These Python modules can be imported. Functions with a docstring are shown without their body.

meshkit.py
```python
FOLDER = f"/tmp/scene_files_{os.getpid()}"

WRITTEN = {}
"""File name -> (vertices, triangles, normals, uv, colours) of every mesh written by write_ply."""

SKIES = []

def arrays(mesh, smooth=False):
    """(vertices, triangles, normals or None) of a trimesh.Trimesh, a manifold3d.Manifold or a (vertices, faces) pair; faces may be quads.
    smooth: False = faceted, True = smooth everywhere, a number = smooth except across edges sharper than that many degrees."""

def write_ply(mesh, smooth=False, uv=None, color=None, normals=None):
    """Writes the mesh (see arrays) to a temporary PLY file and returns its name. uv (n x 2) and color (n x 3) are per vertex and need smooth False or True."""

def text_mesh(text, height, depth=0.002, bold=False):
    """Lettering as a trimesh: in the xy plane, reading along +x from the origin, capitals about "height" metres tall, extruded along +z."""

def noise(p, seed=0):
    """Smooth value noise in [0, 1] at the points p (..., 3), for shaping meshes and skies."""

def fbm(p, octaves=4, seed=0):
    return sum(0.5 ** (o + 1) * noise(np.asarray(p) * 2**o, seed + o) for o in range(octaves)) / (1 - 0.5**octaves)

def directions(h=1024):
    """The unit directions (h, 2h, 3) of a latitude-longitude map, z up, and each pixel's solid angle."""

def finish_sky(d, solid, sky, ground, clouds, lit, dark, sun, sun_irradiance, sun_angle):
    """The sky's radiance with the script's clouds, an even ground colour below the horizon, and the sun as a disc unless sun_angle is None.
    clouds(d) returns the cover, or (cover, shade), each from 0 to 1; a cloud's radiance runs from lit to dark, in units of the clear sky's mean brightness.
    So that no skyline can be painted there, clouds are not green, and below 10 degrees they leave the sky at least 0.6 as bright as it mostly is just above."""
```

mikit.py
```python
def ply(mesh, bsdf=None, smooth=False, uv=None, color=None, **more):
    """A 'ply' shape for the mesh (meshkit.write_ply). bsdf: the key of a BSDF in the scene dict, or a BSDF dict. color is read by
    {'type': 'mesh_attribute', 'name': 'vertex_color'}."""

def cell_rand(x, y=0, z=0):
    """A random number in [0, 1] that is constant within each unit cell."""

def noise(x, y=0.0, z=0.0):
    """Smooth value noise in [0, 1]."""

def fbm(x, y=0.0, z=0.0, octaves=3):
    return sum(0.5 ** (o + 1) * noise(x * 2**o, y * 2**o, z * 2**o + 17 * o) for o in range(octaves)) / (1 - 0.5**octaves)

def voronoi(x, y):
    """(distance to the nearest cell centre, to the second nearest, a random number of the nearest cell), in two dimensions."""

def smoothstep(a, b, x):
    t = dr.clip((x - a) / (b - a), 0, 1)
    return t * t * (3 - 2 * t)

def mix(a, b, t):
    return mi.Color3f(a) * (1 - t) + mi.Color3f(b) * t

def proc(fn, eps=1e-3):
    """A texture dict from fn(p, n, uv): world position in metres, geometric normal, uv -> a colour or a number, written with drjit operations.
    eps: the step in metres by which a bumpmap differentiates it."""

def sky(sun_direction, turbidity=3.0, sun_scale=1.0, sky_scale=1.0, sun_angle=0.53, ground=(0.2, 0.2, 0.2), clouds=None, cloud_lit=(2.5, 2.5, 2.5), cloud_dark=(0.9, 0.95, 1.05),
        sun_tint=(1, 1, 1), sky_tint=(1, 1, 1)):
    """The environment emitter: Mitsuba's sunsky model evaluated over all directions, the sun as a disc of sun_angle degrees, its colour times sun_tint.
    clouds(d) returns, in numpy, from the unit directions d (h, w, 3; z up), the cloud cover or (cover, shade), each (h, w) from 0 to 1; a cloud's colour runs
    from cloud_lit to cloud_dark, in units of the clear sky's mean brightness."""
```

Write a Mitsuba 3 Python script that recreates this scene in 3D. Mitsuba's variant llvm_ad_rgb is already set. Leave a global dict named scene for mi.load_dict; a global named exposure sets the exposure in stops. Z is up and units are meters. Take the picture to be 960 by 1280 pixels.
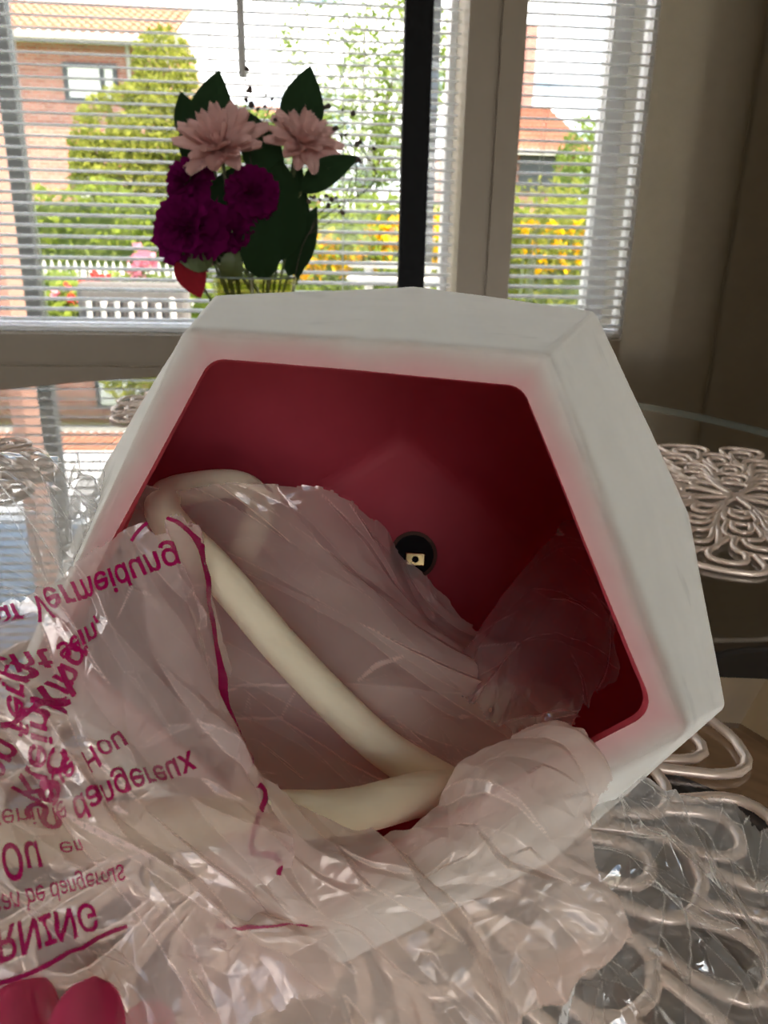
import math, random
import numpy as np
import trimesh
import mitsuba as mi
import mikit, meshkit
import manifold3d as m3
import shapely
import shapely.geometry as sg
from shapely.ops import unary_union, linemerge
from scipy.interpolate import RectBivariateSpline, LinearNDInterpolator, CloughTocher2DInterpolator
from mikit import proc, noise, fbm, smoothstep, mix
import drjit as dr

T = mi.ScalarTransform4f
A = np.array
PI = math.pi

# ------------------------------------------------------------------ camera, sky, exposure
EYE = A([0.0, 0.0, 0.96])
PITCH, ROLL, YAW, FOC = math.radians(19.18), math.radians(1.25), math.radians(4.99), 960.0
CF = A([math.sin(YAW) * math.cos(PITCH), math.cos(YAW) * math.cos(PITCH), -math.sin(PITCH)])
_r0 = A([math.cos(YAW), -math.sin(YAW), 0.0])
_u0 = np.cross(_r0, CF)
CR = math.cos(ROLL) * _r0 + math.sin(ROLL) * _u0
CU = -math.sin(ROLL) * _r0 + math.cos(ROLL) * _u0
exposure = 3.85
scene, labels = {}, {}
scene['camera'] = {'type': 'thinlens', 'fov': math.degrees(2 * math.atan(480 / FOC)), 'fov_axis': 'x', 'aperture_radius': 0.0005,
                   'focus_distance': 0.24, 'near_clip': 0.01, 'far_clip': 500.0,
                   'to_world': T().look_at(origin=EYE.tolist(), target=(EYE + CF).tolist(), up=CU.tolist())}


def clouds(d):
    p = d / np.maximum(d[..., 2:3], 0.08)
    n = meshkit.fbm(np.stack([p[..., 0] * 0.9, p[..., 1] * 0.9, p[..., 2] * 0], -1), 5, 3)
    cover = np.clip((n - 0.40) / 0.18, 0, 1) * (1 - 0.85 * np.clip((d[..., 0] - 0.22 * np.abs(d[..., 1])) / 0.12, 0, 1) * (d[..., 1] > 0))
    return cover, np.clip((n - 0.62) * 2.0, 0, 0.5)


SUN = A([0.75, -0.36, 0.95])
scene['sky'] = mikit.sky(SUN.tolist(), turbidity=3.0, sun_scale=0.85, sky_scale=1.0, sky_tint=(1.15, 1.0, 0.84), ground=(0.2, 0.2, 0.17), clouds=clouds,
                         cloud_lit=(6.4, 6.2, 5.85), cloud_dark=(2.6, 2.5, 2.4))


def ray(x, y):
    d = (x - 480) / FOC * CR - (y - 640) / FOC * CU + CF
    return d / np.linalg.norm(d)


def at(x, y, dist):
    return EYE + ray(x, y) * dist


def aty(x, y, Y):
    d = ray(x, y)
    return EYE + d * ((Y - EYE[1]) / d[1])


def atz(x, y, z):
    d = ray(x, y)
    return EYE + d * ((z - EYE[2]) / d[2])


# ------------------------------------------------------------------ materials
def rgb(c):
    return {'type': 'rgb', 'value': list(map(float, c))}


def mat(name, color, rough=0.6, metal=0.0, spec=0.5, **kw):
    col = color if isinstance(color, dict) else rgb(color)
    scene[name] = {'type': 'twosided', 'b': {'type': 'principled', 'base_color': col, 'roughness': rough, 'metallic': metal, 'specular': spec, **kw}}
    return name


def leafmat(name, color, dt=0.9, rough=0.5):
    scene[name] = {'type': 'principledthin', 'base_color': color if isinstance(color, dict) else rgb(color), 'roughness': rough, 'diff_trans': dt, 'spec_trans': 0.0, 'eta': 1.4}
    return name


def linen(p, n, uv):
    w = 0.5 + 0.25 * dr.sin(p.x * 5200) + 0.25 * dr.sin(p.z * 4800)
    return mix((0.34, 0.285, 0.21), (0.42, 0.355, 0.265), 0.5 * w + 0.5 * fbm(p.x * 60, p.y * 60, p.z * 60))


def woodf(p, n, uv):
    g = fbm(p.x * 14 + 2.0 * fbm(p.x * 6, p.y * 6, p.z * 6), p.y * 14, p.z * 160, 4)
    return mix((0.42, 0.29, 0.17), (0.58, 0.43, 0.27), g)


def wood_shaded(p, n, uv):
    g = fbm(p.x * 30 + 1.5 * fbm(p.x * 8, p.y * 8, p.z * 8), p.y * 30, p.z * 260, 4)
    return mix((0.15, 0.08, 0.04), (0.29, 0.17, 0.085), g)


def floorf(p, n, uv):
    g = fbm(p.x * 60, p.y * 4, 0, 4)
    return mix((0.045, 0.026, 0.017), (0.10, 0.055, 0.035), g)


def wallf(p, n, uv):
    return mix((0.47, 0.42, 0.35), (0.52, 0.47, 0.40), fbm(p.x * 30, p.y * 30, p.z * 30))


def brickf(p, n, uv):
    v = p.z / 0.077
    row = dr.floor(v)
    u = p.x / 0.25 + 0.5 * (row - 2 * dr.floor(row / 2))
    fu, fv = u - dr.floor(u), v - row
    joint = dr.maximum(1 - smoothstep(0.02, 0.05, dr.minimum(fu, 1 - fu)), 1 - smoothstep(0.07, 0.15, dr.minimum(fv, 1 - fv)))
    r = mikit.cell_rand(dr.floor(u), row, 3)
    return mix(mix((0.33, 0.11, 0.085), (0.46, 0.18, 0.14), r), (0.45, 0.38, 0.35), joint)


def grassf(p, n, uv):
    return mix((0.06, 0.12, 0.02), (0.14, 0.20, 0.05), fbm(p.x * 9, p.y * 9, 0))


mat('m_wall', proc(wallf), 0.9)
mat('m_ceiling', (0.84, 0.84, 0.83), 0.9)
mat('m_frame', (0.38, 0.315, 0.245), 0.55)
mat('m_sash', (0.72, 0.71, 0.72), 0.4)
mat('m_darkframe', (0.035, 0.04, 0.045), 0.4)
mat('m_slat', (0.88, 0.89, 0.90), 0.35)
mat('m_cord', (0.75, 0.75, 0.74), 0.7)
scene['m_pane'] = {'type': 'thindielectric', 'int_ior': 1.5}
scene['m_tableglass'] = {'type': 'thindielectric', 'int_ior': 1.62}
mat('m_glassedge', (0.20, 0.25, 0.23), 0.15)
mat('m_wood', proc(woodf), 0.5)
scene['m_wood_shaded'] = {'type': 'twosided', 'b': {'type': 'principled', 'base_color': proc(wood_shaded), 'roughness': .55}}  # darker copy of the beam wood, shade put into the colour
mat('m_floor', proc(floorf), 0.45)
mat('m_black', (0.006, 0.006, 0.007), 0.6, 0.0, 0.15)
mat('m_blackseat', (0.015, 0.016, 0.019), 0.5)
mat('m_rosegold', (0.92, 0.74, 0.63), 0.34, 0.5)
mat('m_brick', proc(brickf), 0.9)
mat('m_rooftile', (0.36, 0.16, 0.10), 0.8)
mat('m_white', (0.75, 0.75, 0.74), 0.6)
mat('m_greywall', (0.42, 0.41, 0.40), 0.7)
mat('m_redpost', (0.30, 0.17, 0.14), 0.7)
mat('m_grass', proc(grassf), 0.95)
mat('m_paving', (0.30, 0.30, 0.30), 0.9)
mat('m_winglass', (0.30, 0.35, 0.38), 0.1)
mat('m_wicker', (0.12, 0.12, 0.125), 0.8)
mat('m_stripew', (0.7, 0.7, 0.7), 0.9)
mat('m_stripeb', (0.05, 0.05, 0.055), 0.9)
mat('m_skin', (0.62, 0.36, 0.28), 0.5)
mat('m_nail', (0.60, 0.045, 0.13), 0.12, 0.0, 0.6, clearcoat=1.0, clearcoat_gloss=0.95)
mat('m_brass', (0.75, 0.55, 0.25), 0.3, 1.0)
mat('m_ash', (0.12, 0.07, 0.05), 0.9)
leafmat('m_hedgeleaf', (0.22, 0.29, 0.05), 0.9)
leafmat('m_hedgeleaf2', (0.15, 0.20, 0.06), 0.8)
leafmat('m_yellowleaf', (0.28, 0.31, 0.06), 1.0)
leafmat('m_treeleaf', (0.22, 0.30, 0.07), 1.0)
leafmat('m_yellow', (0.90, 0.58, 0.01), 0.6)
leafmat('m_redbloom', (0.65, 0.06, 0.05), 0.6)
leafmat('m_pinkbloom', (0.75, 0.30, 0.40), 0.6)
mat('m_bark', (0.10, 0.07, 0.05), 0.9)
leafmat('m_darkleaf', (0.022, 0.046, 0.020), 0.25, 0.4)
leafmat('m_redleaf', (0.30, 0.02, 0.03), 0.5, 0.4)
leafmat('m_pinkpetal', (0.74, 0.47, 0.44), 0.5, 0.6)
leafmat('m_carnation', (0.15, 0.004, 0.075), 0.4, 0.6)
mat('m_stem', (0.10, 0.13, 0.05), 0.5)
mat('m_dry', (0.08, 0.06, 0.05), 0.8)
scene['m_vase'] = {'type': 'thindielectric', 'int_ior': 1.5, 'specular_transmittance': rgb((0.80, 0.78, 0.30))}
scene['m_curtain'] = {'type': 'principledthin', 'base_color': proc(linen), 'roughness': 0.9, 'diff_trans': 1.72, 'spec_trans': 0.0, 'eta': 1.3}
mat('m_cream', (0.88, 0.79, 0.58), 0.7)


def film_bsdf(name, haze, var, color, freq, white=.25, ior=1.6, dt=.62):
    def weight(p, n, uv):
        return dr.clip(haze * uv.y + var * (fbm(p.x * freq, p.y * freq, p.z * freq, 4) - 0.5) * 2 + white * uv.x * uv.x, 0.0, 0.95)
    scene[name] = {'type': 'blendbsdf', 'weight': proc(weight), 'a': {'type': 'thindielectric', 'int_ior': ior},
                   'b': {'type': 'principledthin', 'base_color': rgb(color), 'roughness': 0.25, 'spec_trans': 0.0, 'diff_trans': dt, 'eta': 1.5}}
    return name


def inkf(p, n, uv):
    return dr.clip(0.30 + 1.3 * fbm(p.x * 120, p.y * 120, p.z * 120, 3) - .15, 0.15, 0.85)


scene['m_print'] = {'type': 'blendbsdf', 'weight': proc(inkf), 'a': {'type': 'thindielectric', 'int_ior': 1.4}, 'b': {'type': 'principledthin', 'base_color': rgb((0.50, 0.01, 0.15)), 'roughness': .6, 'diff_trans': .9, 'spec_trans': 0.0, 'eta': 1.3}}
film_bsdf('m_film_print', 0.47, 0.26, (0.98, 0.80, 0.77), 28)
film_bsdf('m_film_inner', 0.60, 0.24, (0.97, 0.77, 0.68), 22)
film_bsdf('m_film_front', 0.66, 0.26, (0.96, 0.80, 0.72), 26)
film_bsdf('m_film_clear', 0.18, 0.18, (0.92, 0.91, 0.90), 40, .55, 1.9)


# ------------------------------------------------------------------ helpers
counts = {}


def numbered(name):
    n = counts.get(name, -1) + 1
    counts[name] = n
    return name if n == 0 else f'{name}_{n:03d}'


def put(name, shape, parent=None, label=None, cat=None, group=None, kind=None, exact=False):
    key = (parent + '__' if parent else '') + name
    if not exact:
        key = numbered(key)
    if shape is not None:
        scene[key] = shape
    d = {}
    for k, v in (('label', label), ('category', cat), ('group', group), ('kind', kind)):
        if v:
            d[k] = v
    if d:
        labels[key] = d
    return key


def box(a, b):
    a, b = A(a, float), A(b, float)
    m = trimesh.creation.box(extents=np.abs(b - a))
    m.apply_translation((a + b) / 2)
    return m


def cat(ms):
    return trimesh.util.concatenate(list(ms))


def rbox(a, b, r):
    a, b = np.minimum(a, b) + r, np.maximum(a, b) - r
    pts = []
    s = m3.Manifold.sphere(r, 12)
    return m3.Manifold.batch_hull([s.translate([x, y, z]) for x in (a[0], b[0]) for y in (a[1], b[1]) for z in (a[2], b[2])])


def tube(path, r, seg=8, cap=True):
    path = A(path, float)
    n = len(path)
    r = np.broadcast_to(A(r, float), (n,))
    tan = np.gradient(path, axis=0)
    tan /= np.linalg.norm(tan, axis=1, keepdims=True) + 1e-12
    up = A([0, 0, 1.0]) if abs(tan[0][2]) < 0.9 else A([1.0, 0, 0])
    nn = np.cross(tan[0], up)
    nn /= np.linalg.norm(nn)
    rings = []
    for i in range(n):
        nn = nn - tan[i] * (nn @ tan[i])
        nn /= np.linalg.norm(nn) + 1e-12
        b = np.cross(tan[i], nn)
        a = np.arange(seg) * 2 * PI / seg
        rings.append(path[i] + r[i] * (np.cos(a)[:, None] * nn + np.sin(a)[:, None] * b))
    v = np.vstack(rings)
    f = []
    for i in range(n - 1):
        for k in range(seg):
            p, q = i * seg + k, i * seg + (k + 1) % seg
            f += [(p, q, q + seg), (p, q + seg, p + seg)]
    if cap:
        v = np.vstack([v, path[0], path[-1]])
        c0, c1 = len(v) - 2, len(v) - 1
        for k in range(seg):
            f += [(c0, (k + 1) % seg, k), (c1, (n - 1) * seg + k, (n - 1) * seg + (k + 1) % seg)]
    return trimesh.Trimesh(v, f, process=False)


def spline(pts, n):
    pts = A(pts, float)
    from scipy.interpolate import CubicSpline
    t = np.r_[0, np.cumsum(np.linalg.norm(np.diff(pts, axis=0), axis=1))]
    return CubicSpline(t, pts)(np.linspace(0, t[-1], n))


def lathe(profile, n=48):
    return trimesh.creation.revolve(A(profile, float), sections=n)


def man2tri(m):
    k = m.to_mesh()
    return trimesh.Trimesh(k.vert_properties[:, :3], k.tri_verts, process=False)


# ------------------------------------------------------------------ setting: room
YW, YB, YO = 1.70, 1.755, 1.95           # inner face of the window wall, blind plane, outer face
XR, XL, YBACK, ZC = 1.75, -2.4, -2.0, 2.5
win_x0, win_x1 = -1.25, aty(588, 0, YW)[0]
mul_x1 = aty(661, 0, YW)[0]
win2_x1 = aty(862, 0, YW)[0]
win_z0, win_z1 = aty(100, 418, YW)[2], 2.1
sill_z = aty(100, 455, YW)[2]

put('wall_front', mikit.ply(cat([box([XL, YW + .02, 0], [win_x0 - .08, YO, ZC]), box([win2_x1 + .06, YW + .02, 0], [XR, YO, ZC]),
                                 box([win_x0 - .08, YW + .02, win_z1 + .08], [win2_x1 + .06, YO, ZC]),
                                 box([win_x0 - .08, YW + .02, 0], [win2_x1 + .06, YO, sill_z - .08])]), 'm_wall'), kind='structure')
put('wall_right', mikit.ply(box([XR, YBACK, 0], [XR + .2, YO, ZC]), 'm_wall'), kind='structure')
put('wall_left', mikit.ply(cat([box([XL - .2, YBACK - .2, 0], [XL, -.4, ZC]), box([XL - .2, .4, 0], [XL, YO, ZC]), box([XL - .2, -.4, 2.1], [XL, .4, ZC]), box([XL - .2, -.4, 0], [XL, .4, .9])]), 'm_wall'), kind='structure')  # the unseen opening is added and placed for fill light
put('wall_back', mikit.ply(cat([box([XL, YBACK - .2, 0], [-.3, YBACK, ZC]), box([.9, YBACK - .2, 0], [XR, YBACK, ZC]), box([-.3, YBACK - .2, 2.15], [.9, YBACK, ZC])]), 'm_wall'), kind='structure')  # unseen gap in this wall, added and sized to tune the fill
put('ceiling', mikit.ply(box([XL - .2, YBACK - .2, ZC], [XR + .2, YO, ZC + .2]), 'm_ceiling'), kind='structure')
put('floor', mikit.ply(box([XL - .2, YBACK - .2, -.2], [XR + .2, YO, -.02]), 'm_floor'), kind='structure')
pw = 0.14
pl = mikit.ply(box([0.001, YBACK, -.02], [pw - .001, YW + .02, 0]), 'm_floor')
for i in range(int((XR - XL) / pw)):
    put('plank', {**pl, 'to_world': T().translate([XL + i * pw, 0, 0.0])}, 'floor')
put('baseboard_front', mikit.ply(box([XL, YW, 0], [XR, YW + .02, .1]), 'm_frame'), kind='structure')

# window frames
wk = put('window_1', mikit.ply(cat([
    box([win_x0 - .08, YW, win_z1], [win_x1, YW + .03, win_z1 + .08]),
    box([win_x0 - .08, YW, sill_z], [win_x0, YW + .03, win_z1]),
    box([win_x0, YW + .002, sill_z + .004], [win_x1, YO - .05, win_z0]),
    box([win_x0 - .08, YW + .03, win_z0], [win_x0, YO - .05, win_z1 + .08]),
]), 'm_frame'), kind='structure', exact=True)
put('sill_board', mikit.ply(cat([box([win_x0 - .08, YW - .012, sill_z - .08], [win2_x1 + .06, YW + .03, sill_z - .004]), box([win_x0 - .08, YW + .008, sill_z - .08], [win2_x1 + .06, YO, sill_z + .006])]), 'm_frame'), wk)
mw = mul_x1 - win_x1
gx = win_x1 + mw * .53
put('mullion', mikit.ply(cat([box([win_x1, YW, sill_z], [gx - .005, YO - .05, win_z1 + .08]), box([gx - .005, YW + .012, sill_z], [gx + .005, YO - .05, win_z1 + .08]),
                              box([gx + .005, YW, sill_z], [mul_x1, YO - .05, win_z1 + .08])]), 'm_frame'), wk)
wk2 = put('window_2', mikit.ply(cat([
    box([mul_x1, YW, win_z1], [win2_x1 + .06, YW + .03, win_z1 + .08]),
    box([mul_x1, YW + .002, sill_z + .004], [win2_x1, YO - .05, win_z0]),
    box([win2_x1, YW, sill_z], [win2_x1 + .06, YO - .05, win_z1]),
]), 'm_frame'), kind='structure', exact=True)


def sash(parent, x0, x1, z0, z1, w, mt):
    y0, y1 = 1.84, 1.89
    put('sash_frame', mikit.ply(cat([box([x0, y0, z0], [x0 + w, y1, z1]), box([x1 - w, y0, z0], [x1, y1, z1]), box([x0 + w, y0, z0], [x1 - w, y1, z0 + w * .7]), box([x0 + w, y0, z1 - w], [x1 - w, y1, z1])]), mt), parent)
    put('pane', mikit.ply((A([[x0 + w, 1.865, z0 + w * .7], [x1 - w, 1.865, z0 + w * .7], [x1 - w, 1.865, z1 - w], [x0 + w, 1.865, z1 - w]]), A([[0, 1, 2], [0, 2, 3]])), 'm_pane'), parent)


sash(wk, win_x0, win_x1, win_z0, win_z1, 0.014, 'm_sash')
x_st = aty(752, 180, 1.84)[0]
sash(wk2, mul_x1, x_st + .03, win_z0, win_z1, 0.030, 'm_sash')
sash(wk2, x_st + .03, win2_x1, win_z0, win_z1, 0.012, 'm_sash')


# ------------------------------------------------------------------ blinds
def blind(x0, x1, label, cords, tilt=12.0):
    k = put('window_blind', None, label=label, cat='blind', group=None)
    w, th = 0.025, 0.0005
    ang = np.linspace(-1, 1, 6)
    y = ang * w / 2
    z = 0.0040 * (1 - ang ** 2)
    top = np.stack([y, z], 1)
    bot = np.stack([y[::-1], z[::-1] - th], 1)
    poly = np.vstack([top, bot])
    c, s = math.cos(math.radians(tilt)), math.sin(math.radians(tilt))
    poly = A([[p[0] * c - p[1] * s, p[0] * s + p[1] * c] for p in poly])
    n = len(poly)
    v = np.vstack([np.c_[np.full(n, x0), poly], np.c_[np.full(n, x1), poly]])
    f = []
    for i in range(n):
        j = (i + 1) % n
        f += [(i, j, j + n), (i, j + n, i + n)]
    for i in range(5):
        f += [(i, n - 2 - i, i + 1), (i, n - 1 - i, n - 2 - i), (i + n, i + 1 + n, n - 2 - i + n), (i + n, n - 2 - i + n, n - 1 - i + n)]
    sl = mikit.ply(trimesh.Trimesh(v, f, process=False), 'm_slat', smooth=40)
    z0 = win_z0 + .005
    pitch = 0.0210
    nsl = int((win_z1 - .03 - z0) / pitch)
    for i in range(1, nsl):
        put('slat', {**sl, 'to_world': T().translate([0, YB, z0 + i * pitch])}, k)
    put('bottom_rail', mikit.ply(rbox([x0, YB - .012, z0 - .004], [x1, YB + .012, z0 + .008], .003), 'm_slat', smooth=40), k)
    put('head_rail', mikit.ply(box([x0, YB - .018, win_z1 - .03], [x1, YB + .018, win_z1]), 'm_slat'), k)
    for cx in cords:
        put('ladder_cord', mikit.ply(cat([tube([[cx, YB + dy, z0], [cx, YB + dy, win_z1 - .03]], .0007, 5) for dy in (-.0135, .0135)]), 'm_cord'), k)
    return k


b1 = blind(win_x0 + .005, win_x1 - .006, 'wide white venetian blind behind the flowers in the left window', [aty(34, 200, YB)[0], aty(262, 60, YB)[0], aty(303, 60, YB)[0] + .2, aty(578, 200, YB)[0] - .006], 11.0)
b2 = blind(mul_x1 + .003, aty(795, 180, YB)[0] + .012, 'narrow white venetian blind in the right window beside the beige curtain', [aty(685, 100, YB)[0], aty(752, 180, YB)[0], aty(745, 180, YB)[0], aty(793, 180, YB)[0]])
wx = aty(302, 60, YB - .03)
put('tilt_wand', mikit.ply(tube([[wx[0], YB - .03, aty(302, 100, YB)[2]], [wx[0], YB - .03, win_z1 - .02]], .0075, 10), 'm_sash', smooth=True), b1)

# ------------------------------------------------------------------ curtain
cx0, cx1, cy = aty(823, 0, 1.64)[0], 1.66, 1.62
nx, nz = 160, 30
xs = np.linspace(cx0, cx1, nx)
zs = np.linspace(0.06, 2.42, nz)
X, Z = np.meshgrid(xs, zs)
Y = cy + 0.006 * np.sin((X - cx0) * 11) + 0.004 * np.sin((X - cx0) * 27 + 1) * (1 + 0.2 * np.sin(Z * 2))
v = np.stack([X, Y, Z], -1).reshape(-1, 3)
f = []
for j in range(nz - 1):
    for i in range(nx - 1):
        a_ = j * nx + i
        f.append((a_, a_ + 1, a_ + nx + 1, a_ + nx))
ck = put('curtain', mikit.ply((v, A(f)), 'm_curtain', smooth=True), label='beige linen curtain hanging right of the narrow window blind', cat='curtain')
sx = aty(945, 100, cy - .01)[0]
put('seam', mikit.ply(box([sx - .004, cy - .018, .06], [sx + .004, cy - .014, 2.42]), 'm_curtain'), ck)
put('curtain_rod', mikit.ply(tube([[cx0 - .05, cy, 2.44], [cx1 + .03, cy, 2.44]], .012, 12), 'm_frame', smooth=40), ck)

# ------------------------------------------------------------------ dark upright pole by the window
p0, p1 = aty(497, 360, 1.48), aty(529, 360, 1.48)
pc, pw2 = (p0[0] + p1[0]) / 2, (p1[0] - p0[0]) / 2
pk = put('upright_pole', None, label='slim black upright pole standing between the table and the left window', cat='upright pole')
put('pole', mikit.ply(rbox([pc - pw2, 1.48 - pw2 * .6, .02], [pc + pw2, 1.48 + pw2 * .6, 1.95], .003), 'm_black', smooth=40), pk)
put('base', mikit.ply(lathe([[0, 0], [.13, 0], [.13, .012], [.11, .02], [0, .02]]).apply_translation([pc, 1.48, 0]), 'm_black', smooth=30), pk)

# ------------------------------------------------------------------ table
TC, TR_, TZ = A([-0.03, 0.72]), 0.66, 0.740
tk = put('dining_table', None, label='round glass dining table on a wooden base under the placemats', cat='table')
ang = np.linspace(0, 2 * PI, 181)[:-1]
ring = np.stack([np.cos(ang), np.sin(ang)], 1)
v = np.vstack([np.c_[TC + ring * TR_, np.full(180, TZ)], [[*TC, TZ]]])
put('glass_top', mikit.ply((v, A([(i, (i + 1) % 180, 180) for i in range(180)])), 'm_tableglass'), tk)
ev, ef = [], []
prof = [(TR_, TZ), (TR_ + .0015, TZ - .0015), (TR_ + .0015, TZ - .0085), (TR_, TZ - .01)]
for r_, z_ in prof:
    ev.append(np.c_[TC + ring * r_, np.full(180, z_)])
for q in range(3):
    for i in range(180):
        j = (i + 1) % 180
        ef.append((q * 180 + i, (q + 1) * 180 + i, (q + 1) * 180 + j, q * 180 + j))
put('glass_edge', mikit.ply((np.vstack(ev), A(ef)), 'm_glassedge', smooth=True), tk, label='green glass edge')
# wooden base under the glass: a beam with a ridged top, its front end coloured darker to stand for shade
Ap = atz(922, 911, .715)
Bp = atz(958, 849, .715)
dirb = (Bp - Ap)[:2]
dirb /= np.linalg.norm(dirb)
nb = A([dirb[1], -dirb[0]])
Lp, Rp = atz(853, 933, .70), atz(966, 926, .70)


def P3(xy, z):
    return A([xy[0], xy[1], z])


lenb = np.linalg.norm((Bp - Ap)[:2])
end = [P3(Ap[:2], .715), P3(Ap[:2] - nb * .050, .698), P3(Ap[:2] - nb * .050, .672), P3(Ap[:2] + nb * .060, .672), P3(Ap[:2] + nb * .060, .698)]
off = A([dirb[0], dirb[1], 0])
for nm_, d0, d1, mt_ in (('base_beam', .006, lenb, 'm_wood'), ('beam_end_shaded', 0.0, .006, 'm_wood_shaded')):
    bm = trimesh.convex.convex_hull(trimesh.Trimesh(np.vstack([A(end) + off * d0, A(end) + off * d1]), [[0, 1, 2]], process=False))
    put(nm_, mikit.ply(bm, mt_), tk, label='brown beam end with painted shade' if nm_ == 'beam_end_shaded' else None)
lp = Ap + off * (lenb - .015)
put('base_leg', mikit.ply(tube([[lp[0], lp[1], 0], [lp[0], lp[1], .69]], .009, 12), 'm_black', smooth=40), tk, label='thin black metal leg')
put('base_column', mikit.ply(box([TC[0] + .10, TC[1] + .1, .0], [TC[0] + .22, TC[1] + .22, TZ - .012]), 'm_wood'), tk)
put('base_column', mikit.ply(box([TC[0] - .22, TC[1] + .15, .0], [TC[0] - .08, TC[1] + .28, TZ - .012]), 'm_wood'), tk)

# ------------------------------------------------------------------ black chair under the right of the table
chk = put('dining_chair', None, label='black chair with a rounded seat pushed under the right side of the glass table', cat='chair')
sc = A([.585, .62])
v2 = lathe([[0, .425], [.20, .425], [.228, .44], [.235, .462], [.229, .468], [.218, .462], [.17, .45], [0, .445]], 64)
v2.apply_translation([sc[0], sc[1], 0])
put('seat', mikit.ply(v2, 'm_blackseat', smooth=40), chk)
rim = [[sc[0] + .232 * math.cos(a), sc[1] + .232 * math.sin(a), .467] for a in np.linspace(0, 2 * PI, 80)]
put('seat_rim', mikit.ply(tube(rim, .005, 8), 'm_blackseat', smooth=True), chk)
for dx, dy in ((.14, .14), (.14, -.14), (-.14, .14), (-.14, -.14)):
    put('leg', mikit.ply(tube([[sc[0] + dx, sc[1] + dy, .43], [sc[0] + dx * 1.25, sc[1] + dy * 1.25, 0]], .013, 10), 'm_black', smooth=40), chk)
bk = []
for a in np.linspace(-.9, .9, 21):
    for z_, r_ in ((.47, .225), (.62, .245), (.80, .262)):
        bk.append([sc[0] + r_ * math.cos(a), sc[1] + r_ * math.sin(a), z_ - (0.04 * (abs(a) / .9) ** 3 if z_ > .7 else 0)])
bk = A(bk)
out = bk + np.c_[(bk[:, :2] - sc) * .06, np.zeros(len(bk))]
fb = []
for i in range(20):
    for q in range(2):
        a_ = i * 3 + q
        fb.append((a_, a_ + 1, a_ + 4, a_ + 3))
        fb.append((a_ + 63, a_ + 66, a_ + 67, a_ + 64))
for i in range(20):
    fb += [(i * 3 + 2, i * 3 + 2 + 63, i * 3 + 5 + 63, i * 3 + 5), (i * 3, i * 3 + 3, i * 3 + 66, i * 3 + 63)]
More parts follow.
